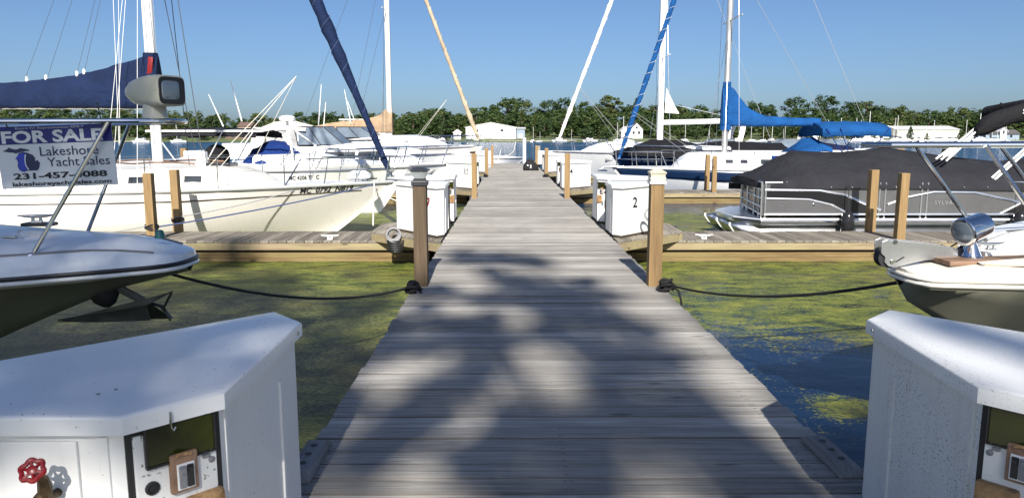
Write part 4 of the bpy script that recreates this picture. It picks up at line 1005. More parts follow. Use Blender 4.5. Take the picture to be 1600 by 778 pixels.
# ---- cruiser with the long bow rail and dark side windows (left, past the second pier)
def cruiser(label, x, y, side, L=9.5, B=3.2, zb=1.5, zs=1.25, hull='white_gelcoat', cab=0.5, win='smoked_glass', glass='window_glass', shield=True, rail=True, extras=(), reg=None, group=None, name='cruiser', stripe=None, railh=0.55, cabq=(0.12, 0.55), logo=None, logoq=0.4, winq=((0.24, 0.36), (0.37, 0.47)), winf=(0.32, 0.72), railr=0.016, cat='motorboat', shx=None, shh=0.65):
    t = boat(name, label, cat, x, y, side, group)
    h = Hull(L, B, zb, zs, 0.45, 1.2, 0.5, 2.2, 0.08, 1.6)
    h.mesh(t, hull); h.deck(t, 'white_gelcoat', 0.12); h.rub(t, 'stripe_grey', 0.03, 0.955)
    if stripe: h.stripe(t, stripe[0], stripe[1], stripe[2], 0.03, 1.0)
    c = h.cabin(t, 'white_gelcoat', cabq[0], cabq[1], 0.78, cab, 1.8)
    for s in (-1, 1):
        for q0, q1 in winq: h.window(c, win, q0, q1, winf[0], winf[1], s)
    ztop = h.sheer(cabq[1]) + cab
    if shield:
        sx_ = shx if shx is not None else -L * cabq[1] + 1.3
        windshield(t, sx_, sx_ - 1.9, B * 0.40, ztop + 0.0, shh, 0.8, glass)
    # cockpit coaming and transom
    b = MB(); b.box((-L * (cabq[1] + 0.99) / 2, 0, zs + 0.12), (L * (0.99 - cabq[1]), B * 0.84, 0.3), bev=0.05); b.build('coaming', 'white_gelcoat', t)
    if rail: h.rail(t, 'stainless', 0.42, railh, railr, inset=0.08, posts=5, lean=0.25, prow=0.15)
    side_n = -1 if side < 0 else 1
    if reg: lettering('registration_lettering', reg, 0.17, None, 'ink', t, bold=0.004, fn=h.on_side(side_n, 0.2, 0.82, -side if True else 1), sx=0.8)
    if logo: lettering('name_lettering', logo, 0.26, None, 'stripe_navy', t, bold=0.004, fn=h.on_side(side_n, logoq, 0.68, -side), sx=0.9)
    return t, h
t, h = cruiser('white cruiser with a long steel bow rail, dark side windows and lower hull painted shade-grey', -2.2, 26.9, -1, 10, 3.2, 1.17, 1.05, rail=True, reg='MC 4088 TR', cab=0.52, railh=0.62, railr=0.022, stripe=('grey_gelcoat', 0.3, 0.82), shield=False, winq=((0.235, 0.305), (0.315, 0.42)), winf=(0.3, 0.88), cabq=(0.08, 0.6))  # grey band puts the hull's shading, along with its stripes, into colour
b = MB(); b.box((0.25, 0, 1.18), (0.75, 0.36, 0.07), bev=0.02); b.box((0.6, 0, 1.1), (0.2, 0.1, 0.12), bev=0.02); b.build('bow_platform', 'white_gelcoat', t)
b = MB(); b.tube([(0.55, 0, 1.15), (0.35, 0.02, 0.98), (0.05, 0.02, 0.85)], 0.03, 6); b.tube([(0.05, -0.2, 0.8), (0.0, 0, 0.86), (0.05, 0.2, 0.8)], 0.04, 6); b.build('bow_anchor', 'stainless', t)
t, h = cruiser('white express cruiser with a raked black framed windshield and cream camper canvas', -2.4, 30.6, -1, 10.5, 3.3, 1.5, 1.3, cab=0.42, shx=-4.0, shh=0.72, rail=False, winq=((0.2, 0.24), (0.27, 0.31)), glass='window_glass', cabq=(0.1, 0.5))
tent(t, [(-5.6, 1.25, 2.45, 2.55), (-6.3, 1.3, 2.5, 2.75), (-7.2, 1.3, 2.45, 2.72), (-7.9, 1.3, 2.3, 2.35)], 'cream_canvas', 'camper_top', 3)
b = MB(); b.box((-7.5, 0, 2.0), (0.5, 2.5, 0.9), ry=0.25, bev=0.04); b.build('camper_side', 'cream_canvas', t)
for s in (-1, 1):
    b = MB(); b.box((-6.55, s * 1.24, 2.05), (1.2, 0.02, 0.72)); b.build('vinyl_window', 'clear_vinyl', t, smooth=0)
wires(t, [((-5.2, -1.2, 1.75), (-6.2, -1.25, 2.5)), ((-7.2, -1.25, 1.7), (-6.0, -1.25, 2.45)), ((-5.9, -1.27, 1.7), (-5.9, -1.27, 2.5))], 0.025, 'white_plastic', 'canvas_frame')
for p0, p1 in (((497, 205), (502, 132)), ((505, 205), (509, 160)), ((548, 192), (538, 140))):
    b = MB(); la = lambda px, py: W(px, py, 30.4) - Vector((-2.4, 30.6, WATER)); b.tube([la(*p0), la(*p1)], [0.025, 0.012], 5); b.build('antenna', 'white_plastic', t)
t, h = cruiser('large white cruiser with a long tinted side window and script lettering, behind the express cruiser', -1.75, 36.9, -1, 12, 3.7, 1.72, 1.55, cab=0.5, shx=-4.4, shh=0.5, rail=True, logo='Rinker', logoq=0.46, winq=((0.34, 0.52),), glass='window_glass', railh=0.5, cabq=(0.1, 0.62))
# tan sailboat
t = boat('sailboat', 'white sailboat with a tan sail cover and tan furled jib', 'sailboat', -1.42, 40.2, -1)
h = Hull(11.5, 3.5, 1.62, 1.4, 0.6, 1.2, 0.5, 2.2, 0.15, 1.2)
h.mesh(t, 'cream_gelcoat'); h.deck(t, 'white_gelcoat'); h.stripe(t, 'stripe_brown', 0.78, 0.85, 0.02, 1.0); h.cabin(t, 'white_gelcoat', 0.2, 0.75, 0.65, 0.5, 1.0)
lettering('name_lettering', 'Halifax', 0.3, None, 'stripe_grey', t, fn=h.on_side(-1, 0.26, 0.90, 1))
mast(t, -5.0, 1.9, 13, 0.14, 0.11, 'mast_paint', (0.52,))
boom_cover(t, -5.0, 2.42, 4.6, 'tan_canvas', [(0, 1.22), (0.2, 1.16), (0.5, 0.88), (1.0, 0.72), (2.0, 0.58), (3.0, 0.48), (4.4, 0.2)], 0.09, width=0.26, seed=5, fold_=2.6)
furled(t, (-0.2, 0, 1.95), (-4.9, 0, 14.5), 'pale_tan_canvas', [(0, 0.06), (0.07, 0.12), (0.09, 0.14), (0.13, 0.11), (0.5, 0.10), (0.9, 0.09), (1, 0.04)], wrap=18)
wires(t, [((-5.2, s * 1.6, 1.5), (-5.0, 0, 9)) for s in (-1, 1)] + [((-5.1, s * 1.6, 1.5), (-5.0, s * 0.9, 8.8)) for s in (-1, 1)] + [((-9.5, 0, 3.2), (-5.1, 0, 14)), ((-7.0, -0.8, 2.4), (-5.4, 0, 10)), ((-6.4, 0, 3.9), (-5.0, 0, 9.0))], 0.009, 'dark_wire', 'shroud')
wires(t, [((-1.9, 0, 4.1), (-3.4, -1, 2.0)), ((-1.9, 0, 4.1), (-3.8, 1, 2.0))], 0.008, 'white_rope', 'jib_sheet')
h.rail(t, 'stainless', 0.2, 0.6, 0.02, posts=3)
b = MB(); b.tube([(-2.2 + math.cos(a) * 0.42, -1.0, 1.75 + math.sin(a) * 0.42) for a in [PI * i / 14 for i in range(15)]], 0.04, 6); b.tube([(-3.0, -0.6, 1.9), (-1.5, -0.5, 1.95)], 0.03, 6); b.build('bow_gear', 'black_trim', t)
t, h = cruiser('white flybridge motor yacht far back on the left, its bridge rising over the tan sail', -7.6, 60.0, -1, 9.6, 3.4, 1.8, 1.5, cab=0.8, shh=0.6, rail=True, group=None, name='motor_yacht', cat='motor yacht')
b = MB(); b.box((-4.7, 0, 2.75), (2.1, 2.5, 1.0), bev=0.12); fb = b.build('flybridge', 'white_gelcoat', t)
b = MB(); b.box((-4.6, 0, 3.5), (2.3, 2.6, 0.1), bev=0.04); b.tube([(-4.0, -1.15, 3.2), (-3.95, -1.15, 3.5)], 0.04, 6); b.tube([(-5.4, -1.15, 3.2), (-5.45, -1.15, 3.5)], 0.04, 6); b.tube([(-4.8, 0, 3.5), (-5.3, 0, 5.0)], 0.025, 6); b.build('hardtop', 'white_gelcoat', fb)
b = MB(); b.box((-4.4, -1.26, 2.95), (1.2, 0.02, 0.3)); b.build('window', 'smoked_glass', fb, smooth=0)

# ---- grey pontoon boat (right)
t = boat('pontoon_boat', 'grey pontoon boat with silver rails under a charcoal mooring cover', 'pontoon boat', 4.27, 15.35, 1)
BW = 1.27
b = MB()
def deckpoly(g, f=0.0): return [(-0.24 + f, -BW * 0.45), (-0.24 + f, BW * 0.55), (-0.58, BW + g), (-7.6, BW + g), (-7.6, -BW - g), (-0.7, -BW - g)]
b.prism(deckpoly(0), 0.40, 0.54); b.build('deck', 'aluminium', t, smooth=0, bevel=0.02)
b = MB(); b.prism(deckpoly(0.035, 0.035), 0.455, 0.495); b.build('deck_trim', 'chrome', t, smooth=0, bevel=0.01)
b = MB(); b.prism(deckpoly(0.02, 0.02), 0.505, 0.525); b.build('bumper', 'white_plastic', t, smooth=0, bevel=0.004)
for s in (-1, 0, 1):
    b = MB(); yb = s * 0.92
    nose = [(x - 0.40, r, z) for x, r, z in [(0.30, 0.015, 0.37), (0.24, 0.07, 0.34), (0.12, 0.14, 0.285), (-0.05, 0.20, 0.235), (-0.3, 0.26, 0.185), (-0.65, 0.30, 0.15), (-1.0, 0.31, 0.14), (-7.0, 0.31, 0.14), (-7.15, 0.2, 0.14)]]
    b.rings([[(x, yb + math.cos(2 * PI * k / 22) * r, zc + math.sin(2 * PI * k / 22) * r) for k in range(22)] for x, r, zc in nose])
    p_ = b.build('pontoon', 'aluminium', t, smooth=40)
    b = MB(); b.tube([(x, yb, zc - r * 0.99) for x, r, zc in nose[:7]], [0.022, 0.024, 0.022, 0.02, 0.018, 0.014, 0.008], 6); b.tube([(-0.09, yb, 0.355), (-0.09, yb, 0.42)], 0.022, 6); b.build('nose_plate', 'white_plastic', p_)
ZF, ZT = 0.55, 1.22
for s in (-1, 1):
    yy = s * (BW - 0.06)
    b = MB(); xs = -0.65 if s > 0 else -1.03; b.box(((xs - 7.55) / 2, yy, (ZF + ZT) / 2), (7.55 + xs, 0.03, ZT - ZF - 0.06)); fe = b.build('fence', 'panel_graphite', t, smooth=0)
    o_ = s * 0.022
    b = MB(); b.tube([(xs, yy, ZT), (-7.55, yy, ZT)], 0.02, 6)
    for xx in (xs - 0.02, -2.86, -2.97, -3.67, -3.78, -6.0, -7.5): b.tube([(xx, yy + o_, ZF - 0.02), (xx, yy + o_, ZT)], 0.022, 6)
    b.tube([(xs, yy + o_, ZF + 0.06), (-7.5, yy + o_, ZF + 0.06)], 0.024, 6)
    b.tube([(xs, yy + o_, ZT - 0.14), (-1.7, yy + o_, ZT - 0.15), (-2.2, yy + o_, ZT - 0.24), (-2.65, yy + o_, ZT - 0.43), (-2.9, yy + o_, ZT - 0.52)], 0.024, 6)
    b.tube([(xs, yy + o_, ZT - 0.30), (-1.5, yy + o_, ZT - 0.32), (-1.95, yy + o_, ZT - 0.42), (-2.3, yy + o_, ZT - 0.60)], 0.016, 6)
    b.tube([(-3.03, yy + o_, ZT - 0.42), (-3.4, yy + o_, ZT - 0.28), (-3.9, yy + o_, ZT - 0.18), (-4.7, yy + o_, ZT - 0.19), (-5.4, yy + o_, ZT - 0.34), (-5.8, yy + o_, ZT - 0.44), ], 0.023, 6)
    b.tube([(-5.2, yy + o_, ZF + 0.06), (-5.7, yy + o_, ZT - 0.34), (-6.3, yy + o_, ZT - 0.2), (-7.5, yy + o_, ZT - 0.16)], 0.018, 6)
    b.build('fence_rail', 'aluminium', fe)
    b = MB(); th = s * 0.006; y0 = yy + s * 0.016
    top = [(-0.68, ZT - 0.15), (-1.7, ZT - 0.16), (-2.2, ZT - 0.25), (-2.65, ZT - 0.44), (-2.88, ZT - 0.53)]
    bot = [(-2.88, ZF + 0.07), (-2.33, ZF + 0.07), (-2.3, ZT - 0.59), (-1.95, ZT - 0.41), (-1.5, ZT - 0.31), (-0.68, ZT - 0.29)]
    b.slab([(x, y0, z) for x, z in top + bot], (0, s, 0), 0.006)
    b.build('wave_panel', 'black_gelcoat', fe, smooth=0); b = MB()
    b.slab([(x, y0, z) for x, z in ((-5.3, ZF + 0.08), (-5.75, ZT - 0.36), (-6.3, ZT - 0.22), (-7.45, ZT - 0.18), (-7.45, ZT - 0.36), (-6.5, ZT - 0.4), (-6.1, ZF + 0.08))], (0, s, 0), 0.006)
    b.build('wave_panel', 'black_gelcoat', fe, smooth=0)
# bow fence across the front
fx0 = lambda y: -0.83 + 0.19 * y / BW          # the front fence slants back on the far side
b = MB(); b.slab([(fx0(-BW + 0.07), -BW + 0.07, ZF + 0.03), (fx0(BW - 0.07), BW - 0.07, ZF + 0.03), (fx0(BW - 0.07), BW - 0.07, ZT - 0.03), (fx0(-BW + 0.07), -BW + 0.07, ZT - 0.03)], (1, 0, 0), 0.03); bf = b.build('fence', 'panel_graphite', t, smooth=0)
b = MB()
for z in (ZF + 0.06, ZF + 0.2, ZT - 0.3, ZT - 0.14, ZT): b.tube([(fx0(-BW) + 0.04, -BW + 0.07, z), (fx0(BW) + 0.04, BW - 0.07, z)], 0.018, 6)
for y in (-BW + 0.08, -0.4, 0.4, BW - 0.36, BW - 0.08): b.tube([(fx0(y) + 0.045, y, ZF - 0.02), (fx0(y) + 0.045, y, ZT)], 0.02, 6)
b.build('fence_rail', 'aluminium', bf)
tent(t, [(-0.62, BW * 0.72, 1.22, 1.27), (-0.75, BW * 0.98, 1.22, 1.32), (-1.2, BW, 1.23, 1.62), (-1.55, BW, 1.22, 1.80), (-2.6, BW, 1.22, 1.76), (-3.6, BW, 1.22, 1.88), (-4.6, BW, 1.2, 1.72), (-5.8, BW, 1.18, 1.58), (-6.6, BW, 1.18, 1.66), (-7.7, BW, 1.16, 1.38)], 'charcoal_canvas', 'mooring_cover', 8)
b = MB()
for xx in (-1.9, -2.3, -2.7, -3.15, -3.6, -4.1, -4.45, -4.9, -5.35): b.lathe([(0.014, 0), (0.012, 0.01), (0.004, 0.014)], (xx, BW + 0.004, 1.13), (0, 1, 0), 8)
b.build('cover_snap', 'chrome', t)
Mt = lambda x, z: facing((x, BW - 0.06 + 0.024, z), 90)
lettering('registration_lettering', 'MC 7260 UH', 0.135, Mt(-1.42, ZT - 0.075), 'stripe_grey', t, bold=0.003)
lettering('brand_lettering', 'SYLVAN', 0.1, Mt(-4.15, ZT - 0.42), 'stripe_grey', t, bold=0.003, space=1.3)
b = MB(); b.box((-1.86, BW - 0.04, ZT - 0.07), (0.085, 0.006, 0.085)); b.build('sticker', 'sticker_red', t, smooth=0)
b = MB(); b.lathe([(0.03, 0), (0.012, 0.012)], (-1.6, BW - 0.04, ZF + 0.25), (0, 1, 0), 12); b.lathe([(0.02, 0), (0.01, 0.012)], (-1.0, BW - 0.04, ZF + 0.25), (0, 1, 0), 12); b.build('docking_light', 'chrome', t)
fender(t, (-2.2, BW + 0.13, 0.42), 0.12, 0.46)
fender(t, (-5.5, BW + 0.13, 0.42), 0.12, 0.46)
# folded bimini on its frame
b = MB()
B0 = W(1512, 204, 14.6); B1 = W(1640, 172, 14.6)
lb = lambda p: Vector((-(p.x - 4.27), -(p.y - 15.35), p.z - WATER))
rr = []
for i in range(9):
    f = i / 8; c = lb(W(1524 + 116 * f, 206 - 34 * math.sin(f * PI / 2) ** 0.8, 14.6)); r = 0.16 + 0.06 * f + 0.02 * math.sin(f * 9) + (-0.07 if i == 0 else 0)
    rr.append([(c.x + r * 0.5 * math.sin(a) * 0.3, c.y + math.cos(a) * r * 0.8, c.z + math.sin(a) * r) for a in [2 * PI * k / 12 for k in range(12)]])
b.rings(rr)
c8 = lb(W(1640, 172, 14.6)); b.tube([(c8.x, c8.y, c8.z), (c8.x - 0.15, c8.y - 0.95, c8.z + 0.1), (c8.x, c8.y - 1.9, c8.z)], 0.15, 10)
bo = b.build('bimini_boot', 'black_canvas', t, smooth=60)
lettering('brand_lettering', 'SYLVAN', 0.13, facing(lb(W(1608, 176, 14.6)) + Vector((0, 0.16, -0.03)), 90), 'pale_ink', bo, bold=0.003)
f0 = lb(W(1549, 284, 14.2))
for dy in (0.0, -2.3):
    for dz in (0.0, 0.09):
        b = MB(); b.tube([f0 + Vector((0, dy, dz - 0.02)), lb(W(1640, 205, 14.3)) + Vector((0, dy, dz))], 0.022, 6); b.build('bimini_frame', 'white_plastic', bo)
for (xa, ya), (xb, yb) in (((1524, 207), (1470, 250)), ((1520, 214), (1478, 252)), ((1510, 212), (1462, 249))):
    b = MB(); b.tube([lb(W(xa, ya, 14.6)), lb(W(xb, yb, 14.4))], 0.02, 6); b.build('bimini_frame', 'white_plastic', bo)
b = MB(); b.tube([f0 + Vector((0, 0, 0.03)), f0 + Vector((0.02, 0, -0.12))], 0.03, 6); b.build('frame_mount', 'white_plastic', bo)

# ---- sailboat with the navy stripe and bright blue canvas (right, past the second pier)
t = boat('sailboat', 'white sailboat with a navy hull stripe and bright blue sail cover and bimini', 'sailboat', 3.75, 27.0, 1)
h = Hull(10.2, 3.2, 1.03, 0.98, 0.55, 1.1, 0.5, 2.2, 0.2, 1.15)
h.mesh(t, 'white_gelcoat'); h.deck(t, 'white_gelcoat'); h.stripe(t, 'stripe_navy', 0.72, 0.95, 0.01, 1.0); h.rub(t, 'white_plastic', 0.03, 0.985, 'toe_rail')
cb = h.cabin(t, 'white_gelcoat', 0.22, 0.72, 0.68, 0.5, 0.8)
for s in (-1, 1):
    for q0, q1 in ((0.38, 0.405), (0.43, 0.455)): h.window(cb, 'smoked_glass', q0, q1, 0.35, 0.6, s)
    h.window(cb, 'smoked_glass', 0.50, 0.66, 0.3, 0.62, s)
b = MB(); b.box((-6.2, h.half(0.6) * 0.86 * 1, 1.33), (1.7, 0.03, 0.26)); b.build('weather_cloth', 'royal_canvas', t, smooth=0)
XM = -4.1
mast(t, XM, 1.4, 11.5, 0.11, 0.085, 'mast_alloy', (0.415,), 1.1)
boom_cover(t, XM, 2.55, 3.7, 'blue_canvas', [(0, 1.35), (0.25, 1.3), (0.45, 1.0), (0.8, 0.6), (1.15, 0.4), (1.5, 0.3), (2.4, 0.24), (3.45, 0.22)], 0.07, width=0.2, seed=7)
b = MB(); n = 14
b.rings([[(XM + math.cos(2 * PI * k / n) * (0.2 * f), math.sin(2 * PI * k / n) * 0.16 * f, z) for k in range(n)] for z, f in ((2.35, 1.05), (2.9, 1.0), (3.6, 0.8), (4.05, 0.72))]); b.build('mast_collar', 'blue_canvas', t)
furled(t, (-0.25, 0, 1.3), (-4.0, 0, 12.6), 'blue_canvas', [(0, 0.05), (0.03, 0.06), (0.09, 0.085), (0.12, 0.095), (0.5, 0.085), (0.9, 0.06), (1, 0.03)], wrap=30)
wires(t, [((XM - 0.1, s * 1.5, 1.05), (XM, s * 1.05, 6.2)) for s in (-1, 1)] + [((XM, s * 1.05, 6.2), (XM, 0, 12)) for s in (-1, 1)] + [((XM + 0.4, s * 1.4, 1.05), (XM, 0, 6.1)) for s in (-1, 1)] + [((-9.9, 0, 1.1), (XM, 0, 12.8)), ((-7.8, 0, 2.6), (XM - .2, 0, 8)), ((-0.7, 0.3, 3.0), (-3.4, 1.2, 1.2)), ((-0.7, -0.3, 3.0), (-3.4, -1.2, 1.2))], 0.008, 'wire', 'shroud')
tent(t, [(-6.5, 1.0, 1.55, 1.65), (-6.9, 1.05, 1.62, 2.05), (-7.3, 1.05, 1.75, 2.1), (-7.6, 1.05, 1.7, 1.9)], 'blue_canvas', 'dodger', 3)
bimini(t, -7.2, -9.6, 1.1, 2.40, 'blue_canvas', legs=[(-7.3, -8.4), (-7.8, -8.4), (-9.5, -8.4)], legmat='royal_canvas', crown=0.26, drop=0.4)
h.rail(t, 'stainless', 0.2, 0.55, 0.014, posts=3, lean=0.05, prow=-0.05)
b = MB()
for s in (-1, 1):
    pts = []
    for q in (0.2, 0.32, 0.46, 0.6, 0.74, 0.9):
        p = h.pt(q, 1, s, -0.06); p2 = p + Vector((0, 0, 0.6)); b.tube([p, p2], 0.013, 6); pts.append(p2)
    b.tube(pts, 0.007, 4); b.tube([p - Vector((0, 0, 0.28)) for p in pts], 0.006, 4)
b.build('lifeline', 'stainless', t)
b = MB(); b.box((0.05, 0.1, 1.02), (0.5, 0.1, 0.05), bev=0.01); b.tube([(0.45, 0.1, 0.92), (0.3, 0.1, 1.02), (-0.4, 0.1, 1.05)], 0.02, 6); b.tube([(0.2, -0.1, 0.9), (0.48, 0.1, 0.9), (0.2, 0.3, 0.9)], 0.025, 6); b.build('bow_anchor', 'stainless', t)
# ---- navy cruiser under black covers
t, h = cruiser('dark navy cruiser under black fitted covers, beyond the navy striped sailboat', 4.3, 31.3, 1, 9.5, 3.1, 1.45, 1.3, hull='navy_gelcoat', cab=0.35, shield=False, rail=True, railh=0.35, winq=(), cabq=(0.1, 0.5))
lettering('registration_lettering', 'MC 3818 SC  8', 0.24, None, 'pale_ink', t, bold=0.006, fn=h.on_side(1, 0.15, 0.80, -1), sx=0.9)
tent(t, [(-0.15, 0.25, 1.48, 1.54), (-0.9, 0.95, 1.46, 1.72), (-2.4, 1.4, 1.42, 1.78), (-3.0, 1.45, 1.42, 1.75)], 'black_canvas', 'bow_cover', 2)
tent(t, [(-1.0, 0.8, 1.6, 1.75), (-1.7, 1.2, 1.5, 2.02), (-2.9, 1.45, 1.45, 1.98), (-3.6, 1.45, 1.45, 1.82), (-4.6, 1.45, 1.42, 1.95), (-7.2, 1.45, 1.4, 1.85)], 'black_canvas', 'cockpit_cover', 5)
# ---- white sailboat with the white furled jib
t = boat('sailboat', 'white sailboat with a bare white boom and a white furled jib', 'sailboat', 2.3, 38.4, 1)
h = Hull(12, 3.7, 1.42, 1.3, 0.6, 1.1, 0.5, 2.3, 0.15, 1.2)
h.mesh(t, 'white_gelcoat'); h.deck(t, 'white_gelcoat'); h.rub(t, 'stripe_grey', 0.03, 0.97); cb = h.cabin(t, 'white_gelcoat', 0.12, 0.75, 0.7, 0.45, 1.6)
for s in (-1, 1): h.window(cb, 'smoked_glass', 0.42, 0.6, 0.35, 0.7, s)
b = MB(); b.box((-2.75, 1.16, 1.0), (0.38, 0.03, 0.12), rz=-0.17); b.build('portlight', 'stripe_grey', t, smooth=0)
XM = -5.5
mast(t, XM, 1.75, 13.5, 0.16, 0.12, 'white_plastic', (0.32,), 1.4)
b = MB(); b.tube([(XM, 0, 2.85), (XM - 4.3, 0, 2.95)], 0.13, 10); b.build('boom', 'white_plastic', t)
b = MB(); b.slab([(XM - 0.2, 0, 3.35), (XM - 0.95, 0, 3.3), (XM - 0.7, 0, 3.7), (XM - 0.25, 0, 4.6)], (0, 1, 0), 0.08); b.build('mainsail_corner', 'white_canvas', t)
furled(t, (-0.25, 0, 1.9), (-5.4, 0, 15.6), 'white_canvas', [(0, 0.05), (0.04, 0.08), (0.1, 0.10), (0.11, 0.12), (0.13, 0.10), (0.6, 0.105), (1, 0.05)], wrap=12)
wires(t, [((XM - 0.2, s * 1.7, 1.4), (XM, s * 1.4, 6.1)) for s in (-1, 1)] + [((XM, s * 1.4, 6.1), (XM, 0, 13)) for s in (-1, 1)] + [((XM + 0.3, s * 1.6, 1.4), (XM, 0, 6)) for s in (-1, 1)] + [((-11.5, 0, 1.4), (XM, 0, 15)), ((XM - 4.2, 0, 3.0), (XM - 0.9, 0, 3.7)), ((-1.3, 0.1, 4.6), (-3.6, 1.3, 1.8)), ((-1.3, -0.1, 4.6), (-3.6, -1.3, 1.8))], 0.011, 'wire', 'shroud')
h.rail(t, 'stainless', 0.22, 0.6, 0.018, posts=3)
b = MB()
for s in (-1, 1):
    pts = []
    for q in (0.22, 0.34, 0.46, 0.6, 0.74, 0.9):
        p = h.pt(q, 1, s, -0.06); p2 = p + Vector((0, 0, 0.62)); b.tube([p, p2], 0.016, 6); pts.append(p2)
    b.tube(pts, 0.009, 4)
b.build('lifeline', 'stainless', t)
# ---- boats of the docks farther to the right and left
def runabout(label, x, y, side, col='white_gelcoat', L=7.0, cover='dark_navy_canvas', top=None, archz=None, group=None, rz=0.0):
    t, h = cruiser(label, x, y, side, L, 2.7, 1.25, 1.1, hull=col, cab=0.3, rail=True, railh=0.4, winq=(), shh=0.55, group=group, name='motorboat', cabq=(0.1, 0.5))
    t.rotation_euler.z += rz
    if cover: tent(t, [(-L * 0.5, 1.0, 1.3, 1.6), (-L * 0.62, 1.15, 1.25, 1.95), (-L * 0.95, 1.1, 1.2, 1.6)], cover, seed=int(abs(x * 7)) % 50)
    if top: bimini(t, -L * 0.45, -L * 0.8, 1.15, 2.75, top, crown=0.15)
    if archz: arch(t, -L * 0.62, 1.15, 1.3, archz)
    return t
runabout('white motorboat with a white radar arch, to the right of the white boom', 12.2, 44.0, 1, L=8.5, cover='dark_navy_canvas', archz=2.7)
runabout('white motorboat with a raked arch and dark canvas, under the white boom', 9.0, 46.5, 1, L=8.0, cover='charcoal_canvas', archz=2.9)
runabout('white motorboat with a navy top seen through the blue dodger', 17.2, 49.0, 1, L=8, cover=None, top='dark_navy_canvas')
runabout('white motorboat with dark windows under the end of the navy sail cover', -19.0, 30.0, -1, L=9, cover=None, top='cream_canvas')
runabout('white motorboat at the left edge below the boom', -22.0, 40.0, -1, L=9, cover='royal_canvas', archz=2.9)
t, h = cruiser('small pale skiff lying across the end of the boardwalk', -3.2, 50.5, -1, 5.5, 2.0, 0.8, 0.7, cab=0.1, shield=False, rail=False, winq=(), name='skiff', cat='skiff')
t.location.x = 1.2
p = post_mesh('piling', 11.7, 38.0, -2, 1.55, 'white_plastic', w_=0.3); tag(p, 'white capped piling seen above the pontoon cover', 'piling')
for i, (x, y, lab) in enumerate([(-6.6, 33.0, 'brown mooring post seen across blue water at the left, left of the pair'), (-13.1, 30.0, 'tan mooring post seen across blue water behind the cream sailboat'), (15.0, 28.5, 'tan piling beside the white frame behind the pontoon cover'), (16.9, 28.5, 'second tan piling right of the white frame behind the pontoon cover')]):
    if i == 0: x, y = -14.1, 30.0
    tag(post_mesh('mooring_post', x, y, -2, 1.15, 'post_wood', w_=0.3 if i > 1 else 0.22), lab, 'mooring post')
# where the foliage of the two bank trees throws its shade: (x, y, height of the clump, radius)
SHADE_L = [(-4.2, 4.6, 7.5, 0.9), (-3.2, 5.6, 8.2, 1.0), (-2.6, 4.2, 6.6, 0.8), (-5.4, 5.4, 7.6, 1.1), (-4.4, 6.8, 8.6, 1.1), (-3.0, 7.4, 9.2, 0.9), (-2.0, 6.2, 8.0, 0.75), (-6.4, 7.0, 8.5, 1.2),
           (-3.6, 9.2, 9.6, 0.8), (-5.0, 8.6, 9.4, 0.9), (-1.7, 3.2, 6.6, 0.42), (-2.2, 2.9, 6.2, 0.4), (-4.8, 11.6, 10.0, 0.6), (-3.0, 3.4, 6.0, 0.6), (-3.7, 5.0, 7.0, 0.9),
           (-0.85, 5.75, 8.8, 0.34), (-0.4, 5.6, 8.6, 0.34), (-1.3, 5.2, 8.4, 0.4), (-0.3, 4.6, 8.2, 0.27), (-0.55, 4.0, 8.0, 0.28), (-1.9, 8.2, 9.4, 0.45), (-1.25, 3.55, 7.2, 0.3), (-1.7, 4.0, 7.4, 0.32), (-1.05, 4.15, 7.4, 0.22), (-2.05, 3.5, 7.0, 0.3)]
SHADE_R = [(-0.6, 9.7, 12.2, 0.4), (-0.1, 9.5, 12.0, 0.38), (0.3, 9.2, 11.8, 0.3), (0.05, 8.0, 11.2, 0.36), (0.5, 7.6, 11.0, 0.42), (0.85, 7.1, 10.8, 0.36), (0.2, 7.0, 10.6, 0.3), (0.65, 6.4, 10.4, 0.36), (1.0, 6.0, 10.2, 0.32), (-0.25, 7.0, 10.8, 0.26),
           (0.8, 5.2, 9.6, 0.28), (1.15, 5.1, 9.6, 0.24), (0.3, 5.8, 9.8, 0.24), (0.62, 4.4, 9.0, 0.28), (0.25, 3.8, 8.8, 0.3), (0.65, 3.7, 8.8, 0.32), (0.95, 3.9, 8.8, 0.22), (0.3, 3.1, 8.2, 0.3),  
           (0.7, 2.2, 7.6, 0.36), (2.2, 2.5, 7.8, 0.45), (2.9, 3.3, 8.6, 0.6), (3.3, 5.0, 9.6, 0.45), (1.5, 2.6, 8.0, 0.25), (1.95, 3.5, 8.6, 0.28), (2.35, 4.0, 8.8, 0.3), (1.75, 4.1, 8.8, 0.2), (2.5, 3.3, 8.4, 0.3)]
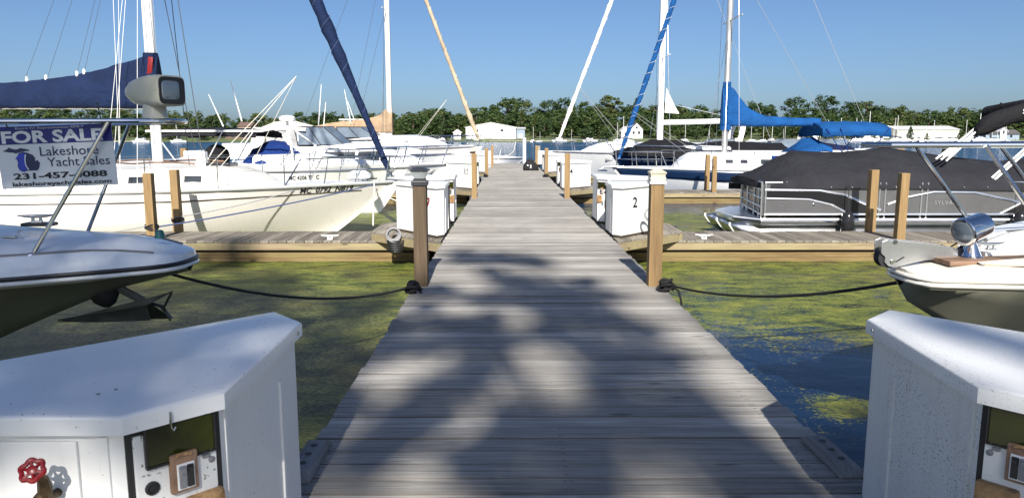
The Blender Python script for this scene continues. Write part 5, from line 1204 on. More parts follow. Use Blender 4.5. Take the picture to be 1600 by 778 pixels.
# ------------------------------------------------------------------ the two near bows
def near_bow(name, label, x, y, side, zr, widths, hullmat, deckmat, crown, band=0.13, rub='black_trim', stem=None, overhang=0.46, sk=0.026, ks=0.34):
    t = boat(name, label, 'motorboat', x, y, side)
    def hw(d):
        for (da, wa), (db, wb) in zip(widths[:-1], widths[1:]):
            if da <= d <= db: return wa + (wb - wa) * (d - da) / (db - da)
        return widths[-1][1]
    def sheer(d): return zr - sk * min(d, 5)
    def bandh(d): return band * (0.45 + 0.55 * min(1, d / 0.4))
    ds = [0, 0.02, 0.06, 0.12, 0.2, 0.32, 0.46, 0.6, 0.8, 1.0, 1.25, 1.5, 1.8, 2.2, 2.7, 3.3, 4, 5, 6.5, 8]
    b = MB(); rr = []
    for d in ds:
        w_ = hw(d); z = sheer(d); bh = bandh(d); cr = crown * min(1, d / 1.6) * 1.0
        half_ = [(w_, z), (w_ - 0.004, z + bh * 0.25), (w_ - 0.02 - 0.04 * min(1, w_), z + bh * 0.75), (w_ - 0.03 - 0.06 * min(1, w_), z + bh * 0.93), (w_ - 0.05 - 0.09 * min(1, w_), z + bh), (w_ * 0.55, z + bh + cr * 0.6), (w_ * 0.25, z + bh + cr * 0.93)]
        rr.append([(-d, -max(a, 0.003), zz) for a, zz in half_] + [(-d, 0, z + bh + cr)] + [(-d, max(a, 0.003), zz) for a, zz in reversed(half_)])
    b.rings(rr, closed=False); b.poly(rr[0]); deck = b.build('deck', deckmat, t, smooth=38)
    def keel(d):
        if d < overhang: return sheer(d) - 0.07 - 0.10 * (d / overhang)
        k = d - overhang
        return max(-0.45, sheer(d) - 0.17 - ks * k - 0.05 * k * k)
    b = MB(); rr = []
    for d in ds:
        w_ = hw(d); z = sheer(d) - 0.004; kz = keel(d); hh = z - kz
        prof = [(w_ - 0.006, z), (w_ - 0.012, z - min(0.05, hh * 0.3)), (w_ * 0.72, z - hh * 0.34), (w_ * 0.44, z - hh * 0.6), (w_ * 0.2, z - hh * 0.84), (0.012, kz)]
        rr.append([(-d, -max(a, 0.003), zz) for a, zz in prof] + [(-d, max(a, 0.003), zz) for a, zz in reversed(prof)])
    b.rings(rr, closed=False); b.poly(rr[-1]); b.build('hull', hullmat, t, smooth=50)
    def edge(off_w, off_z): 
        L_ = [(-d, -(hw(d) + off_w), sheer(d) + off_z) for d in reversed(ds)]; R_ = [(-d, hw(d) + off_w, sheer(d) + off_z) for d in ds]
        return L_ + [(off_w + 0.0, 0, zr + off_z)] + R_
    b = MB(); b.tube(edge(0.004, 0.004), 0.013, 8); b.build('rub_rail', rub, t)
    b = MB(); b.tube(edge(0.0, -0.026), 0.014, 8); b.build('rub_moulding', 'white_gelcoat' if rub == 'black_trim' else deckmat, t)
    return t, hw, sheer, bandh
# left: white bow with the steel pulpit and the sale sign
AX, AY = -2.17, 4.95
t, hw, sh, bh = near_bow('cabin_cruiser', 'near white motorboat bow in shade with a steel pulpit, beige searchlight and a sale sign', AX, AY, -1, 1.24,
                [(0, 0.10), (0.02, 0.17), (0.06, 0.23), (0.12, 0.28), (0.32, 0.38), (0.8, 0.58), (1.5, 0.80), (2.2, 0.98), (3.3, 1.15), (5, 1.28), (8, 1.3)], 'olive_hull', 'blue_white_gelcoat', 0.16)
A = lambda px, py, Y: W(px, py, Y) - Vector((AX, AY, WATER))
b = MB(); dl = [0.14, 0.3, 0.5, 0.8, 1.2, 1.8, 2.6, 3.5, 5]
for s in (-1, 1): b.tube([(-d, s * (hw(d) - 0.052 - 0.09 * min(1, hw(d))), sh(d) + bh(d) + 0.004) for d in dl], 0.010, 6)
b.build('deck_groove', 'stripe_grey', t)
ZR_ = 2.17
b = MB()
def railpt(d, s): return Vector((-d, s * (hw(d) * 0.82 - 0.02), ZR_ - 0.012 * d))
near = [railpt(d, -1) for d in (6, 4, 3, 2.2, 1.5, 1.0, 0.6, 0.3, 0.12)]; far = [railpt(d, 1) for d in (0.12, 0.3, 0.6, 1.0, 1.5, 2.2, 3, 4, 6)]
b.tube(near + [Vector((-0.02, -0.12, ZR_)), Vector((0.01, 0, ZR_)), Vector((-0.02, 0.12, ZR_))] + far, 0.0165, 10)
for d0, d1 in ((0.78, 0.32), (2.1, 1.65), (3.4, 2.95)):
    for s in (-1, 1):
        dd = d0 + (0.2 if s > 0 else 0); zt = sh(dd) + bh(dd) + 0.01
        yb = s * (hw(dd) * 0.86 - 0.05)
        b.tube([(-dd, yb, zt - 0.02), railpt(d1 + (0.2 if s > 0 else 0), s)], 0.0135, 8)
        b.lathe([(0.038, 0), (0.036, 0.008), (0.018, 0.014)], (-dd, yb, zt - 0.012), seg=12)
b.build('pulpit_rail', 'stainless', t)
# deck fittings
c = horn_cleat(t, 'brushed_metal', 0.75); c.name = 'deck_cleat'; c.location = A(58, 349, 4.95); c.rotation_euler.z = 0.3
b = MB(); b.box((0, 0, 0.012), (0.2, 0.1, 0.024), bev=0.01); o = b.build('cleat_pad', 'black_trim', t); o.location = A(62, 353, 4.95)
b = MB(); b.lathe([(0.034, 0), (0.032, 0.02), (0.024, 0.05), (0.01, 0.056)], (0, 0, 0), seg=12); o = b.build('navigation_light', 'teal_plastic', t); o.location = A(250, 372, 4.95)
b = MB(); b.tube([A(34, 372, 4.7), A(28, 364, 4.7), A(30, 360, 4.7), A(34, 361, 4.7)], 0.006, 6); b.box(A(15, 370, 4.7), (0.09, 0.03, 0.012), bev=0.004); b.build('deck_fitting', 'brushed_metal', t)
# beige searchlight on the pulpit
SLY = R(-30)
slc = A(246, 143, 4.92)
def sl(p): 
    v = Matrix.Rotation(SLY, 3, 'Z') @ Vector(p); return slc + v
b = MB(); rr = []
def sup(xx, ry, rz, e, n=28): return [(xx, ry * math.copysign(abs(math.cos(a)) ** e, math.cos(a)), rz * math.copysign(abs(math.sin(a)) ** e, math.sin(a))) for a in [2 * PI * (k + 0.5) / n for k in range(n)]]
for xx, r, e in ((-0.30, 0.004, 1), (-0.292, 0.028, 1), (-0.265, 0.054, 1), (-0.2, 0.083, 0.9), (-0.10, 0.1, 0.75), (0, 0.105, 0.55), (0.08, 0.104, 0.4), (0.14, 0.1, 0.35), (0.145, 0.094, 0.35)):
    rr.append([sl(p) for p in sup(xx, r * 1.02, r * 0.96, e)])
b.rings(rr); lampo = b.build('searchlight', 'beige_plastic', t, smooth=40)
b = MB(); b.rings([[sl(p) for p in sup(xx, r, r * 0.93, 0.35)] for xx, r in ((0.141, 0.092), (0.152, 0.092), (0.152, 0.084))]); b.build('bezel', 'black_trim', lampo)
b = MB(); b.rings([[sl((p[0], p[1] - 0.012, p[2])) for p in sup(xx, r, r * 0.95, 0.35)] for xx, r in ((0.150, 0.066), (0.156, 0.060), (0.160, 0.035))]); b.build('lens', 'window_glass', lampo)
b = MB(); b.rings([[sl(p) for p in sup(xx, 0.1065 if xx > -0.09 else 0.1, 0.0025, 1)] for xx in (-0.1, 0, 0.08, 0.139)]); b.build('seam', 'stripe_grey', lampo)
b = MB(); bc = A(243, 187, 4.92); b.lathe([(0.09, -0.012), (0.09, 0.0), (0.078, 0.012), (0.07, 0.09), (0.06, 0.11)], (bc.x, bc.y, bc.z), seg=20); b.build('lamp_base', 'beige_plastic', lampo)
b = MB(); b.box((bc.x, bc.y, bc.z - 0.018), (0.24, 0.42, 0.012), bev=0.004); b.build('lamp_bracket', 'stainless', lampo)
# sale sign hung from the rail
SC = W(88, 244.5, 4.66)
t = thing('sale_sign', 'blue and white sale sign with a state map logo hanging from the bow rail', 'sign', (SC.x, SC.y, SC.z), R(4))
PX = 4.72 / 1150
SM = Matrix.Rotation(R(90), 4, 'X') @ Matrix.Rotation(R(2.2), 4, 'Z')
def sp(px, py, o_=0.0): return SM @ Vector(((px - 84) * PX, -(py - 244) * PX, o_))
b = MB(); b.slab([sp(-1, 197.5, -0.006), sp(-1, 290.5, -0.006), sp(170, 290.5, -0.006), sp(170, 197.5, -0.006)], SM.to_3x3() @ Vector((0, 0, 1)), 0.006); b.build('board', 'sign_white', t, smooth=0, bevel=0.001)
b = MB(); b.slab([sp(-1.1, 197.4, 0.0), sp(-1.1, 224, 0.0), sp(170.1, 224, 0.0), sp(170.1, 197.4, 0.0)], SM.to_3x3() @ Vector((0, 0, 1)), 0.0015); hd = b.build('header', 'sign_blue', t, smooth=0)
def sgn(txt, cx, base, hpx, wpx, mat, bold=0.0, nm='lettering'):
    V, F = text_mesh(txt, 1.0, bold, 'CENTER')
    x0, x1 = min(v.x for v in V), max(v.x for v in V)
    kx = wpx * PX / (x1 - x0); ky = hpx * PX / 0.72
    M = SM @ Matrix.Translation(((cx - 84) * PX, -(base - 244) * PX, 0.003)) @ Matrix.Diagonal((kx, ky, 1, 1)) @ Matrix.Translation((-(x0 + x1) / 2, 0, 0))
    return lettering(nm, txt, 1.0, M, mat, t, bold)
sgn('Board W/ Representation ONLY', 80, 201.8, 3.4, 100, 'pale_ink', 0.0)
sgn('FOR SALE', 82, 221.5, 17.5, 148, 'sign_white', 0.035)
def serifs(lines): pass
sgn('Lakeshore', 104, 242.5, 14.5, 86, 'sign_navy', 0.003)
sgn('Yacht Sales', 116, 258.8, 14, 92, 'sign_navy', 0.003)
sgn('231-457-4088', 87, 276.5, 9, 138, 'ink', 0.03)
sgn('lakeshoreyachtsales.com', 88, 287.0, 6.2, 146, 'ink', 0.025)
# state map logo: two peninsulas, the mitten with a sail-like pale swoosh
def logo(pts, mat, o_): 
    b = MB(); b.slab([sp(x, y, o_) for x, y in pts], SM.to_3x3() @ Vector((0, 0, 1)), 0.001); return b.build('map_logo', mat, t, smooth=0)
logo([(7, 233.5), (13, 231), (17, 228), (20, 230), (27, 231.5), (34, 229.5), (44, 232), (47, 234), (40, 234.5), (33, 235.5), (26, 237.5), (22, 236), (16, 235.5)], 'sign_navy', 0.0015)
logo([(30, 237), (36, 235.5), (43, 237), (50, 240.5), (53, 245.5), (52, 250), (56, 248.5), (59, 253), (57, 260), (54, 264), (40, 264), (33, 264), (28, 263), (26, 257), (27, 250), (25.5, 245), (28, 241)], 'sign_navy', 0.0015)
logo([(30, 238), (36, 236.8), (41, 239), (38, 246), (37.5, 255), (40, 262), (36, 265.5), (31, 265), (28, 261), (27, 254), (28, 247), (24, 246)], 'logo_blue', 0.0028)
logo([(38.6, 240), (40.8, 239), (39, 247), (39, 255), (42.5, 262.5), (40.8, 263), (37.6, 255.5), (37.4, 247)], 'sign_white', 0.004)
b = MB(); b.tube([sp(158, 197, 0.008), sp(158, 190, 0.02), sp(156, 165, 0.02)], 0.004, 5); b.tube([sp(20, 199, 0.008), sp(20, 188, 0.03)], 0.004, 5); b.lathe([(0.012, 0), (0.012, 0.02)], sp(158, 196, 0.01), (0, 1, 0), 8); b.build('cable_tie', 'black_trim', t)
# plough anchor under the bow roller
aw = lambda px, py, Y=4.95: W(px, py, Y)
ac = aw(190, 470)
t = thing('plough_anchor', 'dark plough anchor hanging under the shaded white bow over the weed', 'anchor', ac)
L_ = lambda px, py, Y=4.95: W(px, py, Y) - ac
b = MB()
pts = [L_(182, 448), L_(226, 471)]
b.rings([[p + Vector((0, dy, dz)) for dy, dz in ((-0.012, -0.03), (0.012, -0.03), (0.012, 0.03), (-0.012, 0.03))] for p in pts]); b.build('shank', 'anchor_metal', t, smooth=0, bevel=0.004)
tip = L_(90, 501); ridge = L_(229, 471); 
b = MB(); n1 = Vector((0, 0, 0.012))
b.slab([tip, ridge, L_(271, 455, 4.72), L_(229, 478, 4.78)], (0.1, -0.4, 0.9), 0.010); b.slab([tip, ridge, L_(271, 498, 5.2), L_(225, 492, 5.15)], (0.0, -0.6, 0.6), 0.010)
b.slab([tip + Vector((0, -0.01, -0.005)), L_(229, 476, 4.9), L_(236, 500, 4.95), L_(160, 503, 4.95)], (0, -1, 0), 0.010)
b.build('fluke', 'anchor_metal', t, smooth=0, bevel=0.003)
b = MB(); b.tube([L_(228, 472), L_(252, 478), L_(268, 498)], 0.014, 6); b.tube([L_(268, 457, 4.75), L_(256, 480, 4.9), L_(266, 500, 5.1)], 0.008, 6); b.build('brace', 'anchor_metal', t)
b = MB(); rr = []
for px, py, r in ((163, 420, 0.11), (162, 440, 0.115), (162, 460, 0.105), (164, 473, 0.075), (167, 480, 0.02)):
    c = W(px, py, 4.95) - Vector((AX, AY, WATER)); rr.append([(c.x + r * math.cos(a), c.y + 0.5 * r * math.sin(a), c.z) for a in [2 * PI * k / 16 for k in range(16)]])
b.rings(rr); root = [o for o in bpy.data.objects if o.name.startswith('cabin_cruiser')][0]; b.build('roller_housing', 'rubber', root)

# right: cream bow with teak plank, anchor bracket and chrome searchlight
BX, BY = 2.44, 4.50
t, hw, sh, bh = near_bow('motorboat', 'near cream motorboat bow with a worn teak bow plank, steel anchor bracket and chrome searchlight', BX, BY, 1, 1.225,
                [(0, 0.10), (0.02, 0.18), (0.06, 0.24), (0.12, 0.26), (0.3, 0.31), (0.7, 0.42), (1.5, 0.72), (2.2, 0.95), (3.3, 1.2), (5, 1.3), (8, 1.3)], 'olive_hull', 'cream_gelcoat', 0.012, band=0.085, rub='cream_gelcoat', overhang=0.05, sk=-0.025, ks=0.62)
Bl = lambda px, py, Y: Vector((-(W(px, py, Y).x - BX), -(W(px, py, Y).y - BY), W(px, py, Y).z - WATER))
b = MB(); b.box((-1.1, 0, 1.336), (1.8, 0.34, 0.03), ry=0.022, bev=0.006); b.build('bow_plank', 'teak_wood', t, smooth=0)
# raised cabin top behind the plank
b = MB(); rr = []
for d, w_, z in ((0.52, 0.30, 1.355), (0.6, 0.38, 1.40), (0.8, 0.50, 1.45), (1.3, 0.68, 1.50), (2.2, 0.9, 1.56), (4, 1.05, 1.75), (6, 1.05, 1.8)):
    rr.append([(-d, -w_, 1.33), (-d, -w_ * 0.97, z), (-d, -w_ * 0.45, z + 0.01), (-d, -0.26, z + 0.012), (-d, -0.25, 1.36), (-d, 0.0, 1.36), (-d, 0.0, 1.33)])
b.rings(rr); b.build('cabin_top', 'white_gelcoat', t, smooth=30)
b = MB(); rr = []
for d, w_, z in ((0.36, 0.25, 1.325), (0.55, 0.34, 1.355), (0.9, 0.45, 1.39), (1.4, 0.62, 1.42), (2.2, 0.9, 1.48), (5, 1.05, 1.5)):
    rr.append([(-d, 0.235, 1.33), (-d, 0.24, z), (-d, w_ * 0.7, z + 0.005), (-d, w_ * 0.92, z - 0.012), (-d, w_, 1.33)])
b.rings(rr); b.build('side_deck', 'cream_gelcoat', t, smooth=40)
# anchor bracket: two cheek plates and a roller
def plate(Y):
    P = [(1376, 384), (1378, 377), (1385, 374.5), (1402, 376), (1440, 379), (1484, 385), (1502, 391), (1500, 404), (1470, 405), (1446, 406), (1420, 412), (1398, 418), (1387, 416), (1381, 410), (1382, 402), (1376, 396)]
    return [Bl(px, py, Y) for px, py in P]
b = MB(); b.slab(plate(4.50), (0, 1, 0), 0.008); b.slab(plate(4.50) and [p + Vector((0, -0.085, 0)) for p in plate(4.50)], (0, 1, 0), 0.008); br = b.build('anchor_bracket', 'brushed_metal', t, smooth=0, bevel=0.003)
c = Bl(1384, 402, 4.54)
b = MB(); b.lathe([(0.035, -0.036), (0.062, -0.034), (0.05, 0), (0.062, 0.034), (0.035, 0.036)], c, (0, 1, 0), 18); b.build('roller', 'rubber', br)
for px, py in ((1394, 409), (1399, 378)):
    b = MB(); b.lathe([(0.014, 0), (0.012, 0.008)], Bl(px, py, 4.49), (0, 1, 0), 10); b.build('bolt', 'chrome', br)
b = MB(); b.slab([Bl(1399, 407.5, 4.488), Bl(1412, 400, 4.488), Bl(1413, 402, 4.488), Bl(1400, 409.5, 4.488)], (0, 1, 0), 0.004); b.build('slot', 'black_trim', br, smooth=0)
# chrome searchlight
c0 = Bl(1511, 361, 4.42); axw = Vector((math.cos(R(-162)), math.sin(R(-162)), -0.26)).normalized(); ax = Vector((-axw.x, -axw.y, axw.z))
b = MB(); b.lathe([(0.02, -0.15), (0.055, -0.147), (0.074, -0.135), (0.079, -0.115), (0.08, 0.0), (0.087, 0.004), (0.088, 0.03), (0.082, 0.036)], c0 - ax * 0.0, ax, 32); slg = b.build('searchlight', 'chrome', t, smooth=40)
b = MB(); b.lathe([(0.079, 0.02), (0.066, 0.038), (0.03, 0.048)], c0, ax, 28); b.build('lens', 'window_glass', slg)
b = MB(); c1 = Bl(1516, 402, 4.48); b.lathe([(0.074, -0.004), (0.074, 0.006), (0.062, 0.012), (0.04, 0.06), (0.026, 0.095), (0.02, 0.14)], c1, (0, 0, 1), 24); b.build('lamp_stand', 'chrome', slg)
b = MB(); b.box(Bl(1499, 395, 4.50), (0.03, 0.02, 0.06), bev=0.004); b.tube([Bl(1481, 388, 4.5), Bl(1495, 380, 4.55), Bl(1503, 372, 4.55)], 0.005, 5); b.tube([Bl(1533, 362, 4.55), Bl(1541, 376, 4.7)], 0.012, 6); b.build('lamp_cable', 'black_trim', slg)
c = horn_cleat(t, 'brushed_metal', 0.7); c.name = 'deck_cleat'; c.location = Bl(1548, 392, 4.62); c.rotation_euler.z = 0.2
# rail
ZB = 2.02
def rb(d, s): return Vector((-d, s * (hw(max(d, 0)) * 0.8 - 0.02), ZB + 0.004 * d))
b = MB()
tipd = -0.22
b.tube([rb(d, -1) for d in (6, 4, 3, 2, 1.2, 0.6, 0.2)] + [Vector((0.2, -0.16, ZB)), Vector((0.29, 0, ZB)), Vector((0.2, 0.16, ZB))] + [rb(d, 1) for d in (0.2, 0.6, 1.2, 2, 3, 4, 6)], 0.0165, 10)
for (pa, pb, s) in (((1431, 229), (1512, 342), -1), ((1541, 229), (1640, 372), 1), ((1564, 229), (1632, 322), -1)):
    Y0 = BY - s * 0.28 if s > 0 else BY + 0.28
    b.tube([Bl(pa[0], pa[1] - 1, Y0), Bl(pb[0], pb[1], Y0 - (0.1 if s > 0 else -0.06))], 0.0135, 8)
b.build('pulpit_rail', 'stainless', t)

# ------------------------------------------------------------------ far shore: buildings, moored boats, trees
def hall(name, label, px0, px1, pyb, h, depth, Y, wall, roof, roofh, ridge='Y', doors=(), windows=(), cat='building'):
    a, c = W(px0, pyb, Y), W(px1, pyb, Y)
    z0 = hill((a.x + c.x) / 2, Y + 2) + WATER + 0.4
    t = thing(name, label, cat, ((a.x + c.x) / 2, Y, z0)); w_ = c.x - a.x
    b = MB(); b.box((0, depth / 2, h / 2 - 0.5), (w_, depth, h + 1)); 
    if ridge == 'Y': b.rings([[(-w_ / 2, y, h), (w_ / 2, y, h), (0, y, h + roofh)] for y in (0.0, depth)])
    else: b.rings([[(x, 0, h), (x, depth, h), (x, depth / 2, h + roofh)] for x in (-w_ / 2, w_ / 2)])
    b.build('wall', wall, t, smooth=0)
    b = MB(); o_ = 0.5
    if ridge == 'Y':
        for s in (-1, 1): b.slab([(s * (w_ / 2 + o_), -o_, h - roofh * o_ / (w_ / 2) + .08), (0, -o_, h + roofh + .08), (0, depth + o_, h + roofh + .08), (s * (w_ / 2 + o_), depth + o_, h - roofh * o_ / (w_ / 2) + .08)], (s * roofh, 0, w_ / 2), 0.25)
    else:
        for s in (0, 1):
            ye = -o_ if s == 0 else depth + o_
            b.slab([(-w_ / 2 - o_, ye, h - roofh * o_ / (depth / 2) + .08), (w_ / 2 + o_, ye, h - roofh * o_ / (depth / 2) + .08), (w_ / 2 + o_, depth / 2, h + roofh + .08), (-w_ / 2 - o_, depth / 2, h + roofh + .08)], (0, -depth / 2 if s == 0 else depth / 2, depth / 2), 0.25)
    b.build('roof', roof, t, smooth=0)
    for x, z, ww, hh in windows:
        b = MB(); b.box((x * w_, -0.05, z), (ww, 0.12, hh)); b.build('window', 'smoked_glass', t, smooth=0)
    for x, ww, hh in doors:
        b = MB(); b.box((x * w_, -0.06, hh / 2), (ww, 0.14, hh)); b.build('door', 'roof_pale', t, smooth=0)
    return t
hall('boat_shed', 'large white gabled boat shed on the far shore', 728, 806, 221, 6.0, 30, 412, 'wall_white', 'wall_white', 2.6, 'Y', windows=[(-0.28, 4.4, 1.6, 1.3), (0.22, 4.5, 1.6, 1.3)], doors=[(-0.05, 5, 3.5)])
hall('annex', 'small pale annex at the right end of the white boat shed', 807, 820, 221, 5.2, 12, 416, 'wall_blue_grey', 'roof_pale', 0.8, 'X', doors=[(0, 2, 2.5)])
hall('house', 'white gabled waterfront house with a veranda beyond the blue furled jib', 985, 1004, 217, 5.2, 10, 418, 'wall_white', 'roof_dark', 3.4, 'Y', windows=[(-0.25, 3.2, 1.4, 1.5), (0.2, 3.2, 1.4, 1.5), (0.0, 6.0, 1.2, 1.2)])
hall('house', 'smaller white cottage left of the veranda house', 971, 984, 218, 4.2, 9, 414, 'wall_white', 'roof_pale', 2.4, 'Y', windows=[(0, 2.6, 1.5, 1.3)])
hall('boat_shed', 'long cream storage shed with a pale roof on the far right shore', 1402, 1500, 221, 4.6, 26, 420, 'wall_cream', 'roof_pale', 2.3, 'X', doors=[(-0.3, 5, 3.2), (0.1, 5, 3.2), (0.35, 4, 3)])
hall('boat_shed', 'long white storage shed left of the cream shed on the far right shore', 1350, 1400, 221, 5.2, 22, 428, 'wall_white', 'wall_white', 1.8, 'X', doors=[(0.2, 5, 3.2)])
hall('boathouse', 'blue-grey boathouse with a white gabled dormer at the right edge', 1528, 1592, 221, 2.6, 10, 408, 'wall_blue_grey', 'roof_dark', 2.2, 'X', windows=[(-0.35, 1.4, 1.3, 1.3), (-0.2, 1.4, 1.3, 1.3), (0.3, 1.4, 1.3, 1.3)])
hall('tower', 'white gabled dormer tower rising from the blue-grey boathouse', 1562, 1572, 221, 4.2, 4, 407, 'wall_white', 'roof_pale', 1.9, 'Y', windows=[(0, 3.6, 1.0, 2.0)])
hall('house', 'salmon house with a brown roof among the trees on the far left shore', 372, 392, 205, 6.5, 12, 440, 'wall_salmon', 'roof_brown', 2.4, 'X', windows=[(0.2, 4.8, 1.6, 1.4), (-0.2, 4.8, 1.6, 1.4)])
hall('cottage', 'low brown roofed waterfront cottage on the far left shore', 352, 412, 219, 2.6, 8, 412, 'roof_brown', 'roof_brown', 1.8, 'X', windows=[(-0.3, 1.4, 1.8, 1.2), (0.1, 1.4, 1.8, 1.2), (0.35, 1.4, 1.8, 1.2)])
hall('shed', 'tiny white shed left of the large boat shed', 709, 720, 220, 3.4, 6, 410, 'wall_white', 'wall_white', 1.4, 'Y', windows=[(0.1, 2, 0.8, 1.0)])
# small sailboats and motorboats along the far shore
def tiny(kind):
    t = thing('distant_sailboat' if kind == 'sail' else 'distant_motorboat', '', 'sailboat' if kind == 'sail' else 'motorboat')
    h = Hull(8.5, 2.8, 1.3, 1.1, 0.3, 0.9)
    h.mesh(t, 'white_gelcoat'); h.deck(t, 'white_gelcoat'); c = h.cabin(t, 'white_gelcoat', 0.2, 0.7, 0.7, 0.6 if kind == 'sail' else 1.1, 1.2)
    if kind == 'sail':
        b = MB(); b.tube([(-3.6, 0, 1.5), (-3.6, 0, 12)], 0.11, 6); b.build('mast', 'mast_paint', t)
        b = MB(); b.tube([(-3.6, 0, 2.6), (-7, 0, 2.6)], 0.2, 6); b.build('sail_cover', 'navy_canvas', t)
    else:
        b = MB(); b.box((-4.6, 0, 2.3), (2.2, 1.9, 0.6), bev=0.1); b.build('windshield', 'smoked_glass', t)
    return t
sp0, mp0 = tiny('sail'), tiny('motor')
spots = [(848, 398, 's', 0.5), (862, 396, 'm', 1), (835, 399, 's', 0.7), (893, 398, 's', .6), (958, 398, 's', .9), (966, 398, 's', 1.2), (972, 397, 's', .8), (985, 398, 'm', 1), (910, 398, 'm', 1),
         (1200, 390, 's', .8), (1212, 392, 's', 1), (1221, 388, 's', .7), (1229, 392, 's', .6), (1245, 390, 's', .9), (1264, 388, 's', 1.0), (1283, 392, 's', .7), (1291, 390, 's', 1), (1311, 391, 's', 1.1), (1321, 392, 's', .8), (1326, 388, 's', 1.1), (1340, 391, 's', .7), (1354, 390, 's', 1), (1372, 392, 's', 1.4), (1386, 391, 's', 1.1), (1391, 394, 's', .8), (1411, 390, 's', 1.2), (1447, 392, 's', 1.0), (1452, 395, 's', .7), (1475, 392, 's', .8), (1506, 390, 's', 1), (1519, 392, 's', 1.3), (1552, 393, 's', .9), (1566, 390, 's', .9), (1580, 392, 's', .8),
         (1366, 396, 'm', 1), (1380, 397, 'm', 1), (1395, 396, 'm', 1), (1408, 397, 'm', 1), (1424, 396, 'm', 1), (1440, 397, 'm', 1), (1456, 396, 'm', 1), (1470, 397, 'm', 1), (1486, 396, 'm', 1), (1500, 397, 'm', 1), (1536, 396, 'm', 1),
         (205, 300, 'm', 1), (265, 330, 's', .9), (1110, 390, 's', .6), (1120, 392, 's', .8), (1135, 390, 's', .7), (1150, 392, 's', .6), (1165, 390, 's', .8), (1078, 392, 's', .9), (1052, 390, 's', .6), (698, 396, 'm', 1), (660, 396, 'm', 1), (637, 397, 'm', 1)]
us, um = False, False
for px, Y, k, f in spots:
    src = sp0 if k == 's' else mp0
    first = (k == 's' and not us) or (k == 'm' and not um)
    o = src if first else copy_tree(src)
    if k == 's': us = True
    else: um = True
    p = W(px, 216, Y); f = f * 0.95
    o.location = (p.x, Y, WATER); o.rotation_euler = (0, 0, R(rnd.choice((-100, -60, 170, 10, -150, 60)) + rnd.uniform(-20, 20))); o.scale = (f, f, f)
    if k == 's':
        o['label'] = 'tiny white sailboat with a bare mast moored along the far shore'; o['group'] = 'sailboats moored along the far shore'
    else:
        o['label'] = 'tiny white motorboat moored along the far shore'; o['group'] = 'motorboats moored along the far shore'
def far_pier(px0, px1, Y, label):
    a, c = W(px0, 216, Y), W(px1, 216, Y)
    t = thing('far_pier', label, 'pier', ((a.x + c.x) / 2, Y, WATER)); L_ = c.x - a.x
    b = MB(); b.box((0, 0, 0.7), (L_, 1.8, 0.25)); b.build('decking', 'grey_dock', t, smooth=0)
    b = MB(); n = int(L_ / 5) + 1
    for i in range(n): b.tube([(-L_ / 2 + L_ * i / max(1, n - 1), -0.8, -1), (-L_ / 2 + L_ * i / max(1, n - 1), -0.8, 2.0)], 0.14, 6)
    b.build('pile_row', 'pile_wood', t); return t
far_pier(1180, 1600, 394, 'long low grey pier under the sailboat masts on the far right shore')
far_pier(765, 900, 399, 'low grey pier in front of the white boat shed on the far shore')
far_pier(150, 215, 330, 'low pier on the far left water')

def far_tree(seed, H, Wd, kind):
    g = random.Random(seed)
    t = thing('tree', '', 'tree')
    b = MB(); b.tube([(0, 0, -1), (0.15, 0.1, H * 0.3), (0.0, 0, H * 0.8)], [0.45, 0.32, 0.08], 6)
    for i in range(6):
        a = g.uniform(0, 2 * PI); z = H * g.uniform(0.28, 0.6)
        b.tube([(0.05, 0, z), (math.cos(a) * Wd * 0.32, math.sin(a) * Wd * 0.32, z + H * 0.16)], [0.16, 0.05], 5)
    b.build('trunk', 'bark', t)
    V, F = [], []
    if kind == 'conifer':
        cl = []
        for i in range(34):
            f = i / 33; z = H * (0.12 + 0.88 * f); r = Wd * 0.5 * (1 - f) ** 0.85
            for k in range(3): 
                a = g.uniform(0, 2 * PI); rr = r * g.uniform(0.3, 1.0); cl.append((Vector((math.cos(a) * rr, math.sin(a) * rr, z)), 0.25 + 0.35 * (1 - f), 8))
    else:
        cl = []
        n = 52
        for i in range(n):
            u = g.uniform(-1, 1); a = g.uniform(0, 2 * PI); r = g.uniform(0.45, 1.0) ** 0.5
            z = H * (0.54 + 0.42 * u * r); s_ = math.sqrt(1 - (u * r) ** 2)
            wv = Wd * 0.5 * s_ * r * g.uniform(0.7, 1.12) * (1.0 if u > -0.2 else 0.92)
            cl.append((Vector((math.cos(a) * wv, math.sin(a) * wv, z + g.uniform(-0.4, 0.5))), Wd * g.uniform(0.10, 0.18), 26))
    for c, r, n in cl:
        for k in range(n):
            d = Vector((g.gauss(0, 1), g.gauss(0, 1), g.gauss(0, 0.8)))
            d.normalize(); p = c + d * r * g.uniform(0.55, 1.1)
            nr = (d + Vector((g.uniform(-.6, .6), g.uniform(-.6, .6), g.uniform(-.1, .9)))).normalized()
            u = nr.orthogonal().normalized(); v = nr.cross(u); a = g.uniform(0, PI); u, v = u * math.cos(a) + v * math.sin(a), v * math.cos(a) - u * math.sin(a)
            s_ = g.uniform(0.42, 0.85) * (0.75 if kind == 'conifer' else 1)
            i0 = len(V); V += [p - u * s_, p + v * s_ * 0.6 - u * .1, p + u * s_, p - v * s_ * 0.6 + u * .1]; F.append((i0, i0 + 1, i0 + 2, i0 + 3))
    me = bpy.data.meshes.new('crown'); me.from_pydata(V, [], F); me.update(); me.materials.append(MATS['leaf_far'])
    o = bpy.data.objects.new('crown', me); COL.objects.link(o); o.parent = t
    return t
protos = [far_tree(11, 15, 11, 'round'), far_tree(12, 17, 10, 'round'), far_tree(13, 13, 12, 'round'), far_tree(14, 18, 12.5, 'round'), far_tree(15, 16, 6.5, 'conifer'), far_tree(16, 11, 10, 'round')]
